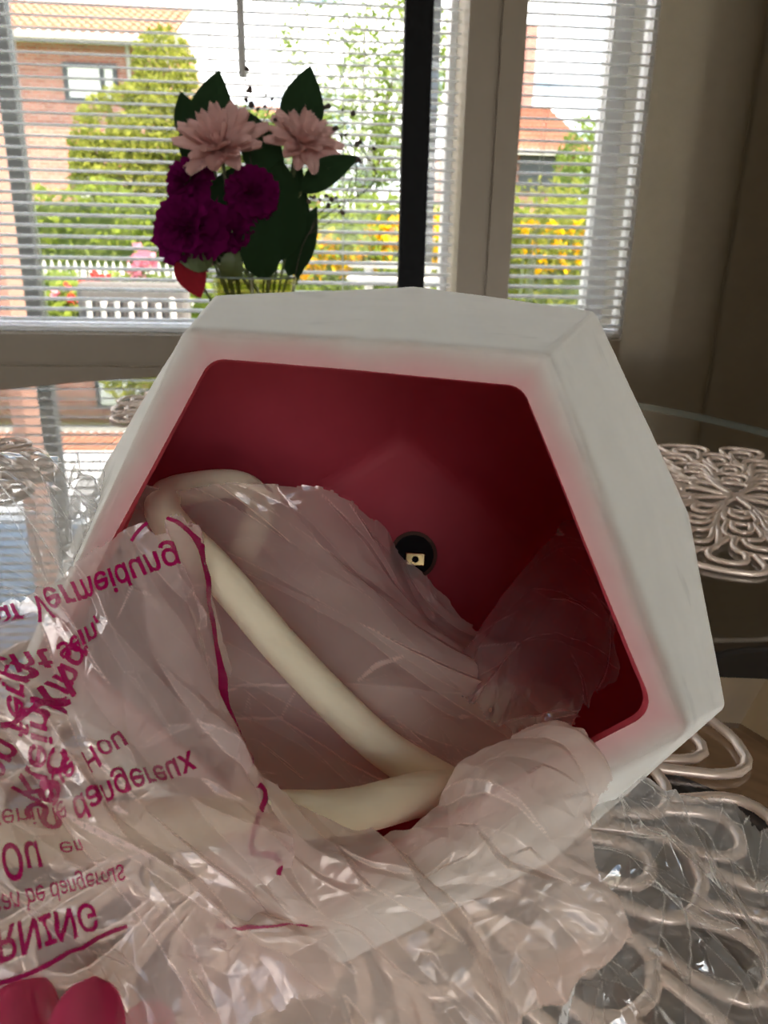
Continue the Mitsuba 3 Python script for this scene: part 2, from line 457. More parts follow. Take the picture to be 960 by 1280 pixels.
for e in (0, 60):
    fb += [(e, e + 63, e + 64, e + 1), (e + 1, e + 64, e + 65, e + 2)]
put('backrest', mikit.ply((np.vstack([bk, out]), A(fb)), 'm_blackseat', smooth=40), chk)


# ------------------------------------------------------------------ rose gold placemats
def placemat_mesh(R, wire, seed=0):
    rings = [(1.00, .60, 18, 0), (.80, .40, 18, .5), (.60, .22, 16, 0), (.42, .08, 12, .5), (.24, .02, 8, 0)]
    lines, cover = [], sg.Polygon()

    def petal(r0, r1, a, half):
        t = np.linspace(0, 1, 30)
        w = half * np.clip(t ** .8 * (1 - t ** 7) ** .5, 0, 1)
        rr = r0 + (r1 - r0) * t
        left = np.stack([rr * np.cos(a) - w * np.sin(a), rr * np.sin(a) + w * np.cos(a)], 1)
        right = np.stack([rr * np.cos(a) + w * np.sin(a), rr * np.sin(a) - w * np.cos(a)], 1)
        return sg.Polygon(np.vstack([left, right[::-1]])).buffer(0)
    for ro, ri_, n, off in rings[::-1]:
        petals = []
        for i in range(n):
            a = (i + off) * 2 * PI / n
            half = ro * R * PI / n * (0.92 + .10 * math.sin(i * 2.4))
            q_ = ro * (1 - .035 * (i % 2))
            petals.append(petal(ri_ * R, q_ * R, a, half))
            lines.append(petals[-1].exterior.difference(cover.buffer(-1e-4)))
            if ro > .3:
                lines.append(petal(ri_ * R, (q_ - .085) * R, a, half * .52).exterior.difference(cover.buffer(-1e-4)))
        cover = unary_union([cover] + petals)
    outm = []
    for g in lines:
        gs = getattr(g, 'geoms', [g])
        g = linemerge(list(gs)) if len(list(gs)) > 1 else g
        for l in getattr(g, 'geoms', [g]):
            if l.length < .004:
                continue
            l = l.simplify(.0006)
            n = max(3, int(l.length / .006))
            pts = A([l.interpolate(t, normalized=True).coords[0] for t in np.linspace(0, 1, n)])
            outm.append(tube(np.c_[pts, np.zeros(len(pts))], wire, 8))
    m = cat(outm)
    m.vertices[:, 2] *= 0.8
    return m


pm = mikit.ply(placemat_mesh(.205, .0027), 'm_rosegold', smooth=True)
mz = TZ + .0026
for (x_, y_, rot, lab) in ((-.01, .28, 4, 'rose gold flower placemat lying under the white lamp shade'), (.39, .66, 20, 'rose gold flower placemat on the glass table right of the white lamp shade'),
                           (-.085, 1.085, 9, 'rose gold flower placemat behind the shade at the far side near the window'), (-.462, .72, 11, 'rose gold flower placemat at the left edge behind the clear plastic')):
    put('placemat', {**pm, 'to_world': T().translate([x_, y_, mz]).rotate([0, 0, 1], rot)}, label=lab, cat='placemat', group='rose gold flower placemats on the glass table')

# ------------------------------------------------------------------ the lamp shade: a hollow dodecahedron
EDGE = 0.0883
phi = (1 + 5 ** .5) / 2
raw = [(x, y, z) for x in (-1, 1) for y in (-1, 1) for z in (-1, 1)]
for a in (-1, 1):
    for b in (-1, 1):
        raw += [(0, a / phi, b * phi), (a / phi, b * phi, 0), (a * phi, 0, b / phi)]
raw = A(raw, float) * phi / 2
fn = []
for a in (-1, 1):
    for b in (-1, 1):
        fn += [(a, 0, b * phi), (b * phi, a, 0), (0, a * phi, b)] if False else [(a, 0, b * phi)]
ic = []
for a in (-1, 1):
    for b in (-1, 1):
        ic += [(0, a, b * phi), (a, b * phi, 0), (a * phi, 0, b)]
ic = A(ic, float)[:, [1, 0, 2]]
ic /= np.linalg.norm(ic, axis=1)[:, None]


def rot_to(a, b):
    v_, c = np.cross(a, b), a @ b
    if c < -.999999:
        t = np.cross(a, [1, 0, .3])
        t /= np.linalg.norm(t)
        return 2 * np.outer(t, t) - np.eye(3)
    K = A([[0, -v_[2], v_[1]], [v_[2], 0, -v_[0]], [-v_[1], v_[0], 0]])
    return np.eye(3) + K + K @ K / (1 + c)


Q = rot_to(ic[0], A([0, 0, -1.0]))
DW, DN = raw @ Q.T, ic @ Q.T
o_ = [i for i in range(12) if abs(DN[i][2] - .447) < .01][0]
th = -PI / 2 - math.atan2(DN[o_][1], DN[o_][0])
Zr = A([[math.cos(th), -math.sin(th), 0], [math.sin(th), math.cos(th), 0], [0, 0, 1]])
DW, DN = DW @ Zr.T, DN @ Zr.T
psi, qx, qy, qh, qa, qb = -0.1796, 0.2279, 2.8401, 2.4464, 0.0453, 0.0228
Rz = A([[math.cos(psi), -math.sin(psi), 0], [math.sin(psi), math.cos(psi), 0], [0, 0, 1]])
Rx = A([[1, 0, 0], [0, math.cos(qa), -math.sin(qa)], [0, math.sin(qa), math.cos(qa)]])
Ry = A([[math.cos(qb), 0, math.sin(qb)], [0, 1, 0], [-math.sin(qb), 0, math.cos(qb)]])
DM = Rz @ Rx @ Ry
RI = 1.1135 * EDGE
DC = EYE + A([qx, qy, 1.1135 - qh]) * EDGE
DV = DW * EDGE @ DM.T            # vertices about the centre
DNW = DN @ DM.T                  # outward face normals, world
open_n = DNW[o_]
low = (DV[:, 2] + DC[2]).min()
DC[2] += (TZ + .0052) - low      # lowest corner rests on the placemat


fo = [i for i in range(20) if abs(DW[i] @ DN[o_] - 1.1135) < .01]
tops = [i for i in range(20) if DW[i][2] > 1.1]
iTL, iTR = sorted([i for i in fo if i in tops], key=lambda i: DW[i][0])
iV, iVL, iAP = max(tops, key=lambda i: DW[i][0]), min(tops, key=lambda i: DW[i][0]), max(tops, key=lambda i: DW[i][1])
rem = [i for i in fo if i not in tops]
iBR, iBL, iBT = max(rem, key=lambda i: DW[i][0]), min(rem, key=lambda i: DW[i][0]), min(rem, key=lambda i: DW[i][2])
right_face = [i for i in range(12) if i != o_ and abs(DW[iTR] @ DN[i] - 1.1135) < .01 and abs(DW[iBR] @ DN[i] - 1.1135) < .01][0]
rf = sorted([i for i in range(20) if abs(DW[i] @ DN[right_face] - 1.1135) < .01 and i not in (iTR, iBR, iV)], key=lambda i: DW[i][1])
iX0, iX1 = rf
# the shade is hand made: its corners sit a little off the regular solid
for i, q_ in ((iTL, (230, 411)), (iTR, (686, 443)), (iV, (746, 388)), (iVL, (268, 369)), (iAP, (518, 358)), (iBR, (858, 917)), (iX0, (908, 884)), (iX1, (861, 642)), (iBL, (36, 842)), (iBT, (405, 1150))):
    DV[i] = at(*q_, np.linalg.norm(DV[i] + DC - EYE)) - DC


def poly_hull(scale, rad, seg=16):
    s = m3.Manifold.sphere(rad, seg)
    k = (RI * scale - rad * 1.0) / RI
    return m3.Manifold.batch_hull([s.translate((v_ * k).tolist()) for v_ in DV])


WALL = .0085
# slight unevenness of the back left corner and the right side
outer = poly_hull(1.0, .0035, 24)
inner = poly_hull((RI - WALL) / RI, .011, 32)
fc = DV[fo].mean(0)
MR = .0055
mouth_px = [(259, 446), (655, 481), (812, 886), (425, 1095), (72, 806)]
mp = []
for q_ in mouth_px:
    r_ = ray(*q_)
    mp.append(EYE + r_ * (((DC + fc - EYE) @ open_n) / (r_ @ open_n)) - DC)
mcen = np.mean(mp, 0)
mp = [p_ - (p_ - mcen) / np.linalg.norm(p_ - mcen) * MR * 1.22 for p_ in mp]
s9 = m3.Manifold.sphere(MR, 28)
mflare = [p_ + (p_ - mcen) / np.linalg.norm(p_ - mcen) * .0105 for p_ in mp]
mouth = m3.Manifold.batch_hull([s9.translate((p_ + open_n * d_).tolist()) for p_ in mp for d_ in (-.004, .02)])
mouth = mouth + m3.Manifold.batch_hull([s9.translate((p_ - open_n * .004).tolist()) for p_ in mp] + [s9.translate((p_ - open_n * .022).tolist()) for p_ in mflare])
outer = outer.as_original()
oid = outer.original_id()
solid = outer - (inner + mouth)
solid = solid.refine_to_length(.004)
km = solid.to_mesh()
sm = trimesh.Trimesh(km.vert_properties[:, :3], km.tri_verts, process=False)
lining_mask = np.ones(len(sm.faces), bool)
for q_ in range(len(km.run_original_id)):
    if km.run_original_id[q_] == oid:
        lining_mask[km.run_index[q_] // 3:km.run_index[q_ + 1] // 3] = False
body = sm.submesh([np.where(~lining_mask)[0]], append=True, repair=False)
lin = sm.submesh([np.where(lining_mask)[0]], append=True, repair=False)


def gentle(vv):
    # hand-made unevenness: the top front edge sags a little in the middle, faces are not quite flat
    d_ = (meshkit.fbm(vv * 22 + 5, 3, 2) - .5)[:, None] * .0016
    return vv + d_ * vv / np.linalg.norm(vv, axis=1, keepdims=True)


body.vertices = gentle(A(body.vertices)) + DC
lin.vertices = gentle(A(lin.vertices)) + DC
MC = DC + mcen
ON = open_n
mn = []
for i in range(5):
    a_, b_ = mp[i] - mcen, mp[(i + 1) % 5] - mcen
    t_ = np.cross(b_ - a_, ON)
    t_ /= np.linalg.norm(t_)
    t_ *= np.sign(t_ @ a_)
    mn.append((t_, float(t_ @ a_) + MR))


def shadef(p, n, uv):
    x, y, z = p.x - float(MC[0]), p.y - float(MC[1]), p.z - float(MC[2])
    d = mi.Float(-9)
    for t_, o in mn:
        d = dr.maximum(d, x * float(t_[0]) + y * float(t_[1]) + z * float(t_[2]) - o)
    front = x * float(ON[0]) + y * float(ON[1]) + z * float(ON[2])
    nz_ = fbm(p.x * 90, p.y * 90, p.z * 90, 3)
    bloom = (1 - smoothstep(-.001, .0085, d + .004 * (nz_ - .5))) * smoothstep(-.03, -.012, front)  # pink overspray round the mouth, with red bounce light painted in
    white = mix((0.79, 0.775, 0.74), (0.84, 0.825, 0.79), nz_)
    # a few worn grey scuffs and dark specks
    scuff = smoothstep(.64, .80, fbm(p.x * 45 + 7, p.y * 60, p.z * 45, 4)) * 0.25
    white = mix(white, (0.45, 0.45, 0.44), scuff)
    dust_shade = (1 - smoothstep(.004, .0125, d + .003 * (nz_ - .5))) * smoothstep(-.012, -.003, front)  # pink-beige dusting, darkened to paint weaker light onto the rim
    white = mix(white, (0.50, 0.41, 0.365), dust_shade * 0.8)
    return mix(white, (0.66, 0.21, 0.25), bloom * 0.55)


def lining(p, n, uv):
    return mix((0.50, 0.062, 0.085), (0.57, 0.075, 0.105), fbm(p.x * 40, p.y * 40, p.z * 40))


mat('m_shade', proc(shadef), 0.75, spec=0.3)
mat('m_lining', proc(lining), 0.6, spec=0.3)
shk = put('lamp_shade', None, label='white twelve-sided lamp shade with a deep red inside, lying open towards the viewer', cat='lamp shade')
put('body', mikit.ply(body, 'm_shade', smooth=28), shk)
put('lining', mikit.ply(lin, 'm_lining', smooth=28), shk, label='deep red inner lining')
# socket hole on the far face
bn = -open_n
hb = DC + bn * (RI - WALL)
e1 = np.cross(bn, [0, 0, 1.0])
e1 /= np.linalg.norm(e1)
e2 = np.cross(bn, e1)
tgt = ray(517, 694)
hb = EYE + tgt * (((hb - EYE) @ bn) / (tgt @ bn)) - bn * .0015
M4 = np.eye(4)
M4[:3, :3] = np.stack([e1, e2, -bn], 1)
M4[:3, 3] = hb


def onface(m):
    m.apply_transform(M4)
    return m


put('socket_ring', mikit.ply(onface(lathe([[.0095, -.001], [.0112, -.001], [.0112, .001], [.0095, .001], [.0095, -.001]], 40)), 'm_ash', smooth=30), shk)
put('socket_hole', mikit.ply(onface(lathe([[0, -.0005], [.0098, -.0005], [.0098, .0002], [0, .0002]], 40)), 'm_black', smooth=30), shk, label='black socket hole')
br = (rbox([-.0045, -.003, 0], [.0045, .003, .002], .0005) - m3.Manifold.cylinder(.01, .0016, .0016, 20, True)).translate([0.001, 0.002, .0005])
put('brass_contact', mikit.ply(onface(man2tri(br)), 'm_brass', smooth=30), shk + '__socket_hole', label='brass contact plate')

# ------------------------------------------------------------------ the cord
cpath = [at(-140, 1062, .19), at(60, 1045, .178), at(250, 1026, .176), at(360, 1018, .182), at(440, 1014, .190), at(540, 990, .200), at(562, 985, .211), at(510, 955, .214), at(430, 890, .213),
         at(340, 795, .214), at(262, 705, .217), at(213, 655, .224), at(205, 624, .242), at(250, 608, .266), at(310, 612, .274), at(325, 640, .268), at(305, 690, .258), at(325, 750, .254), at(390, 825, .252), at(470, 905, .250), at(530, 955, .249)]
cp = spline(cpath, 260)
cp[:, 2] = np.maximum(cp[:, 2], TZ + .012)
cdk = put('cord', mikit.ply(tube(cp, .0052, 16), 'm_cream', smooth=True), label='cream white lamp cord looping inside the open shade under the plastic', cat='cord')


# ------------------------------------------------------------------ plastic film
def facets(U, V, n, seed, angle=0.0, ratio=1.0):
    """piecewise flat crumple with sharp creases, heights -1..1, over the unit square"""
    rg = np.random.default_rng(seed)
    c, s = math.cos(angle), math.sin(angle)

    def tr(u, v):
        x, y = u - .5, v - .5
        return np.stack([(c * x + s * y) / ratio, -s * x + c * y], -1)
    p = rg.random((n, 2)) * 1.6 - .3
    q = tr(p[:, 0], p[:, 1])
    h = rg.uniform(-1, 1, n)
    return np.nan_to_num(LinearNDInterpolator(q, h)(tr(U, V)))


class Sheet:
    def __init__(self, ctrl, nu, nv, folds, soft=.0, seed=0, dense=(1.0, 1.0)):
        self.seed = seed
        c = A(ctrl, float)                    # rows x cols x (px, py, distance)
        R_, C_ = c.shape[:2]
        pts = A([[at(*c[i, j]) for j in range(C_)] for i in range(R_)])
        u, v = np.linspace(0, 1, nu), np.linspace(0, 1, nv)
        kx, ky = min(3, R_ - 1), min(3, C_ - 1)
        gv, gu = np.linspace(0, 1, R_), np.linspace(0, 1, C_)
        P = np.stack([RectBivariateSpline(gv, gu, pts[..., k], kx=kx, ky=ky)(v, u) for k in range(3)], -1)
        U, V = np.meshgrid(u, v)
        n = np.cross(np.gradient(P, axis=1), np.gradient(P, axis=0))
        n /= np.linalg.norm(n, axis=2, keepdims=True)
        toeye = EYE - P
        n *= np.sign((n * toeye).sum(2, keepdims=True))
        h = 0
        for (cnt, amp, ang_, ratio) in folds:
            seed += 1
            h = h + amp * facets(U, V, cnt, seed, ang_, ratio)
        if soft:
            h = h + soft * (meshkit.fbm(np.stack([U * 5, V * 5, U * 0 + seed], -1), 3, seed) - .5)
        P = P + n * (h if np.ndim(h) else 0.0)[..., None]
        P[..., 2] = np.maximum(P[..., 2], TZ + .0065)
        n2 = np.cross(np.gradient(P, axis=1), np.gradient(P, axis=0))
        n2 /= np.linalg.norm(n2, axis=2, keepdims=True) + 1e-12
        n2 *= np.sign((n2 * n).sum(2, keepdims=True))
        self.P, self.n, self.u, self.v = P, n2, u, v
        lap = np.zeros(P.shape[:2])
        lap[1:-1, 1:-1] = np.linalg.norm(P[2:, 1:-1] + P[:-2, 1:-1] + P[1:-1, 2:] + P[1:-1, :-2] - 4 * P[1:-1, 1:-1], axis=2)
        self.crease = np.clip(lap / (np.percentile(lap, 97) + 1e-9), 0, 1.3)
        dens = dense[0] + (dense[1] - dense[0]) * np.clip(V * 1.6, 0, 1)      # more folds lie on each other further down
        self.uv = np.stack([self.crease.ravel(), dens.ravel()], 1)
        cx = np.stack([RectBivariateSpline(gv, gu, c[..., k], kx=kx, ky=ky)(v[::4], u[::4]) for k in range(2)], -1)
        self.inv = LinearNDInterpolator(cx.reshape(-1, 2), np.stack([U[::4, ::4], V[::4, ::4]], -1).reshape(-1, 2))
        self.sp = [RectBivariateSpline(v, u, P[..., k], kx=1, ky=1) for k in range(3)]
        self.sn = [RectBivariateSpline(v, u, n2[..., k], kx=1, ky=1) for k in range(3)]

    def mesh(self):
        nv, nu = self.P.shape[:2]
        i, j = np.meshgrid(np.arange(nv - 1), np.arange(nu - 1), indexing='ij')
        e = [.055 * meshkit.fbm(np.stack([w_ * 14, w_ * 0 + q, w_ * 0 + self.seed], -1), 4, 7) for q, w_ in enumerate((self.v, self.v, self.u, self.u))]
        U, V = np.meshgrid(self.u, self.v)
        ok = (U >= e[0][:, None] - .015) & (U <= 1.015 - e[1][:, None]) & (V >= e[2][None] - .015) & (V <= 1.015 - e[3][None])
        ok = ok[:-1, :-1] & ok[1:, :-1] & ok[:-1, 1:] & ok[1:, 1:]
        a = (i * nu + j)[ok].ravel()
        return self.P.reshape(-1, 3), np.stack([a, a + 1, a + nu + 1, a + nu], 1)

    def onto(self, xy, lift):
        """points given on the flat film plan -> points on the crumpled film"""
        q = self.inv(xy)
        ok = np.isfinite(q[:, 0])
        q = np.nan_to_num(q, nan=.5)
        P = np.stack([s(q[:, 1], q[:, 0], grid=False) for s in self.sp], 1)
        n = np.stack([s(q[:, 1], q[:, 0], grid=False) for s in self.sn], 1)
        n /= np.linalg.norm(n, axis=1, keepdims=True) + 1e-9
        return P + n * lift, ok


bagk = put('printed_bag', None, label='crumpled translucent plastic bag with pink warning print, stuffed into the open shade', cat='plastic bag')
S1 = Sheet([
    [(-140, 800, .215), (-40, 770, .215), (60, 715, .192), (140, 672, .184), (205, 645, .188), (236, 650, .198)],
    [(-150, 900, .205), (-40, 880, .200), (60, 850, .184), (140, 810, .180), (220, 780, .185), (278, 780, .205)],
    [(-160, 1010, .185), (-40, 990, .178), (70, 970, .172), (160, 940, .171), (240, 910, .176), (302, 900, .192)],
    [(-160, 1120, .175), (-40, 1110, .168), (80, 1080, .163), (180, 1050, .163), (270, 1020, .168), (335, 1000, .182)],
    [(-160, 1230, .178), (-40, 1220, .170), (90, 1190, .165), (200, 1160, .165), (300, 1120, .168), (380, 1090, .178)],
    [(-160, 1400, .185), (-40, 1400, .178), (100, 1350, .172), (220, 1330, .170), (340, 1290, .170), (430, 1240, .172)],
], 230, 260, [(26, .0045, 1.0, 4), (160, .0016, .9, 5), (700, .0006, .3, 1.4)], soft=.004, seed=11, dense=(.75, 1.05))
put('printed_film', mikit.ply(S1.mesh(), 'm_film_print', smooth=True, uv=S1.uv), bagk)
S2 = Sheet([
    [(140, 645, .219), (195, 614, .227), (300, 598, .246), (400, 603, .252), (470, 640, .264), (520, 690, .266), (560, 735, .268)],
    [(150, 720, .232), (215, 710, .238), (310, 700, .240), (400, 710, .243), (480, 740, .244), (560, 790, .246), (660, 820, .252)],
    [(200, 840, .229), (265, 830, .230), (350, 820, .230), (440, 825, .230), (520, 840, .230), (620, 860, .232), (720, 890, .240)],
    [(260, 960, .224), (320, 950, .224), (390, 945, .224), (460, 940, .224), (540, 940, .222), (620, 935, .215), (705, 930, .218)],
    [(320, 1060, .202), (370, 1050, .202), (430, 1045, .202), (500, 1030, .200), (570, 1015, .196), (640, 985, .194), (700, 955, .199)],
], 230, 200, [(22, .0055, .7, 3.0), (140, .0018, .7, 3.0), (500, .0006, .3, 1.2)], soft=.004, seed=31, dense=(.45, 1.25))
put('inner_film', mikit.ply(S2.mesh(), 'm_film_inner', smooth=True, uv=S2.uv), bagk)
S3 = Sheet([
    [(290, 960, .186), (360, 1010, .180), (440, 1040, .176), (510, 1000, .175), (590, 940, .180), (660, 915, .187), (700, 935, .19)],
    [(270, 1040, .172), (350, 1070, .168), (440, 1080, .164), (530, 1050, .163), (610, 1000, .166), (690, 970, .172), (735, 985, .178)],
    [(240, 1130, .166), (340, 1150, .162), (450, 1150, .158), (540, 1120, .157), (630, 1080, .160), (700, 1060, .166), (742, 1070, .172)],
    [(220, 1230, .170), (330, 1240, .166), (450, 1240, .163), (550, 1210, .162), (650, 1170, .163), (730, 1150, .168), (782, 1150, .172)],
    [(190, 1400, .178), (310, 1400, .176), (450, 1400, .172), (570, 1370, .172), (640, 1320, .172), (680, 1230, .172), (770, 1180, .173)],
], 240, 200, [(26, .006, 1.2, 4), (150, .0022, 1.0, 4), (600, .0007, .3, 1.4)], soft=.004, seed=51)
put('front_film', mikit.ply(S3.mesh(), 'm_film_front', smooth=True, uv=S3.uv), bagk)
S2b = Sheet([
    [(560, 860, .23), (620, 760, .25), (690, 660, .262), (740, 650, .262)],
    [(600, 890, .222), (650, 800, .235), (710, 730, .25), (765, 720, .252)],
    [(640, 920, .215), (690, 850, .225), (740, 810, .238), (775, 800, .24)],
    [(690, 945, .21), (720, 900, .215), (750, 870, .222), (770, 850, .225)],
], 110, 110, [(18, .005, .7, 2.0), (100, .0015, .7, 2.0)], soft=.004, seed=71)
film_bsdf('m_film_faint', 0.12, 0.10, (0.86, 0.76, 0.76), 30)
put('inner_film', mikit.ply(S2b.mesh(), 'm_film_faint', smooth=True, uv=S2b.uv), bagk)


# print on the bag: the lettering is seen from its back, upside down in the folds
def stroke(sheet, pts, width, lift=.0004):
    p = spline([(*q, 0) for q in pts], 90)[:, :2]
    t = np.gradient(p, axis=0)
    t /= np.linalg.norm(t, axis=1, keepdims=True)
    nn = np.stack([-t[:, 1], t[:, 0]], 1) * width / 2
    a, oka = sheet.onto(p + nn, lift)
    b, okb = sheet.onto(p - nn, lift)
    n = len(p)
    f_ = [(i, i + 1, n + i + 1, n + i) for i in range(n - 1) if oka[i] and okb[i] and oka[i + 1] and okb[i + 1]]
    return np.vstack([a, b]), A(f_)


def words(sheet, text, start, endp, height, lift=.0004, bold=False, flip=True):
    m = meshkit.text_mesh(text, 1.0, .001, bold)
    m = m.submesh([np.where(m.face_normals[:, 2] > .5)[0]], append=True)
    vv, ff = trimesh.remesh.subdivide_to_size(m.vertices, m.faces, .16)
    s, e = A(start, float), A(endp, float)
    L = np.linalg.norm(e - s)
    d = (e - s) / L
    up = A([-d[1], d[0]]) * (1 if flip else -1)   # +y in the picture plan when flipped
    w = vv[:, 0].max()
    xy = s + d * (vv[:, :1] * L / w) + up * vv[:, 1:2] * height
    P, ok = sheet.onto(xy, lift)
    ff = ff[ok[ff].all(1)]
    return P, ff


for w_ in [
    (S1, 'ur Vermeidung', (-12, 762), (216, 682), 30), (S1, 'nicht sein,', (-20, 846), (122, 772), 26), (S1, 'gue Hou', (40, 975), (150, 915), 28),
    (S1, 'prevenir le', (-60, 1030), (78, 992), 24), (S1, 'dangereux', (88, 1000), (236, 942), 30), (S1, 'Ou', (-2, 1060), (44, 1050), 44), (S1, 'en', (68, 1052), (98, 1040), 22),
    (S1, 'can be dangerous', (-8, 1122), (154, 1080), 25), (S1, 'WARNING', (-62, 1172), (116, 1128), 36),
]:
    P_, f_ = words(*w_, bold=w_[4] > 25)
    put('print', mikit.ply(trimesh.Trimesh(P_, f_, process=False), 'm_print'), bagk + '__printed_film')
for w_ in [(S1, 'Kleinkind', (8, 985), (78, 800), 34), (S1, 'Sac', (22, 1020), (62, 930), 44), (S1, 'en fern', (-30, 960), (30, 830), 34)]:
    P_, f_ = words(*w_, bold=True, flip=True)
    put('print', mikit.ply(trimesh.Trimesh(P_, f_, process=False), 'm_print'), bagk + '__printed_film')
ms = [stroke(S1, [(168, 676), (222, 652), (243, 680), (262, 745), (283, 850), (306, 930), (322, 985)], 4.2),
      stroke(S3, [(318, 1000), (322, 1030), (316, 1055), (330, 1062), (348, 1085)], 6),
      stroke(S1, [(-20, 1215), (60, 1200), (110, 1180), (160, 1160)], 6), stroke(S3, [(268, 1158), (300, 1160), (330, 1158), (380, 1155)], 5),
      stroke(S1, [(-10, 898), (40, 890), (85, 875)], 8), stroke(S1, [(66, 830), (76, 850), (90, 868)], 8)]
for q_, m_ in enumerate(ms):
    put('print_line', mikit.ply(m_, 'm_print'), bagk + ('__front_film' if q_ in (1, 3) else '__printed_film'))

# clear crackly bag at the left, and the clear bag at the lower right
S4 = Sheet([
    [(-120, 600, .27), (-30, 590, .27), (35, 575, .268), (75, 573, .262), (110, 585, .26), (135, 588, .262)],
    [(-120, 650, .26), (-30, 640, .255), (40, 625, .252), (80, 622, .246), (105, 628, .246), (128, 640, .25)],
    [(-130, 720, .245), (-40, 710, .24), (40, 690, .236), (80, 685, .232), (105, 680, .232), (124, 675, .235)],
    [(-130, 800, .225), (-40, 780, .222), (40, 745, .218), (80, 725, .216), (110, 708, .215), (135, 700, .215)],
], 150, 150, [(36, .009, 1.1, 2.0), (150, .0042, 1.1, 2.4), (420, .0010, .5, 1.5)], soft=.006, seed=91)
k4 = put('clear_bag', mikit.ply(S4.mesh(), 'm_film_clear', smooth=True, uv=S4.uv), label='clear crinkled plastic bag standing at the left of the shade', cat='plastic bag')
S5 = Sheet([
    [(700, 985, .225), (760, 962, .235), (830, 962, .24), (890, 985, .24), (945, 1025, .235), (1010, 1080, .235)],
    [(690, 1050, .215), (760, 1030, .222), (830, 1030, .225), (890, 1050, .222), (945, 1085, .22), (1020, 1130, .222)],
    [(660, 1130, .21), (740, 1120, .215), (820, 1110, .217), (890, 1120, .212), (950, 1140, .205), (1030, 1180, .21)],
    [(620, 1210, .21), (720, 1210, .212), (810, 1200, .21), (890, 1200, .203), (955, 1210, .196), (1040, 1240, .20)],
    [(580, 1400, .205), (700, 1390, .205), (800, 1380, .203), (890, 1380, .195), (960, 1380, .188), (1050, 1400, .19)],
], 220, 220, [(40, .009, .6, 1.8), (180, .0042, .9, 2.2), (500, .0010, .5, 1.5)], soft=.006, seed=121)
k5 = put('clear_bag', mikit.ply(S5.mesh(), 'm_film_clear', smooth=True, uv=S5.uv), label='clear crinkled plastic film over the placemat at the lower right', cat='plastic bag')


# ------------------------------------------------------------------ the hand that holds the bag
def hull_chain(pts, rads):
    out_ = []
    for i in range(len(pts) - 1):
        a_ = m3.Manifold.sphere(rads[i], 20).translate(list(map(float, pts[i])))
        b_ = m3.Manifold.sphere(rads[i + 1], 20).translate(list(map(float, pts[i + 1])))
        out_.append(m3.Manifold.batch_hull([a_, b_]))
    return out_


wrist = A([-0.150, -0.075, 0.805])
fing = {
    'thumb': ([(-.105, -.045, .808), (-.062, .000, .800), (-.046, .040, .795), at(120, 1470, .176), at(165, 1345, .182)], [.017, .012, .0095, .0085, .0070]),
    'index': ([(-.118, .005, .830), (-.088, .045, .850), at(76, 1495, .150), at(100, 1337, .155)], [.012, .0095, .0080, .0062]),
    'middle': ([(-.140, .006, .828), (-.115, .052, .850), at(5, 1480, .156), at(22, 1325, .163)], [.012, .0096, .0082, .0064]),
    'ring': ([(-.160, -.002, .823), (-.142, .045, .842), (-.122, .074, .830), (-.106, .088, .815)], [.0115, .009, .008, .0065]),
    'pinky': ([(-.176, -.016, .816), (-.168, .024, .830), (-.152, .046, .820), (-.138, .056, .808)], [.0105, .008, .007, .0058]),
}
parts = []
for nme, (pts, rads) in fing.items():
    parts += hull_chain(pts, rads)
    if nme != 'thumb':
        parts += hull_chain([wrist + (A(pts[0]) - wrist) * .25 + A([0, 0, .002]), pts[0]], [.018, rads[0] + .001])
parts.append(m3.Manifold.batch_hull([m3.Manifold.sphere(.011, 20).translate(list(map(float, A(fing[k][0][0]) + A([0, -.004, -.003])))) for k in ('index', 'middle', 'ring', 'pinky')] +
                                    [m3.Manifold.sphere(.02, 20).translate(list(map(float, wrist + A([dx, .01, 0])))) for dx in (-.012, .012)]))
parts += hull_chain([wrist + A([.02, .015, .0]), fing['thumb'][0][0]], [.02, .017])
parts += hull_chain([wrist, A([-.19, -.20, .79]), A([-.25, -.36, .78])], [.024, .031, .036])
hm = m3.Manifold.batch_boolean(parts, m3.OpType.Add).refine_to_length(.003)
hmesh = man2tri(hm)
hmesh.merge_vertices()
trimesh.smoothing.filter_taubin(hmesh, iterations=12)
pkey = put('person', mikit.ply(hmesh, 'm_skin', smooth=True), label='hand of a person with long dark pink nails gripping the printed bag at lower left', cat='person')


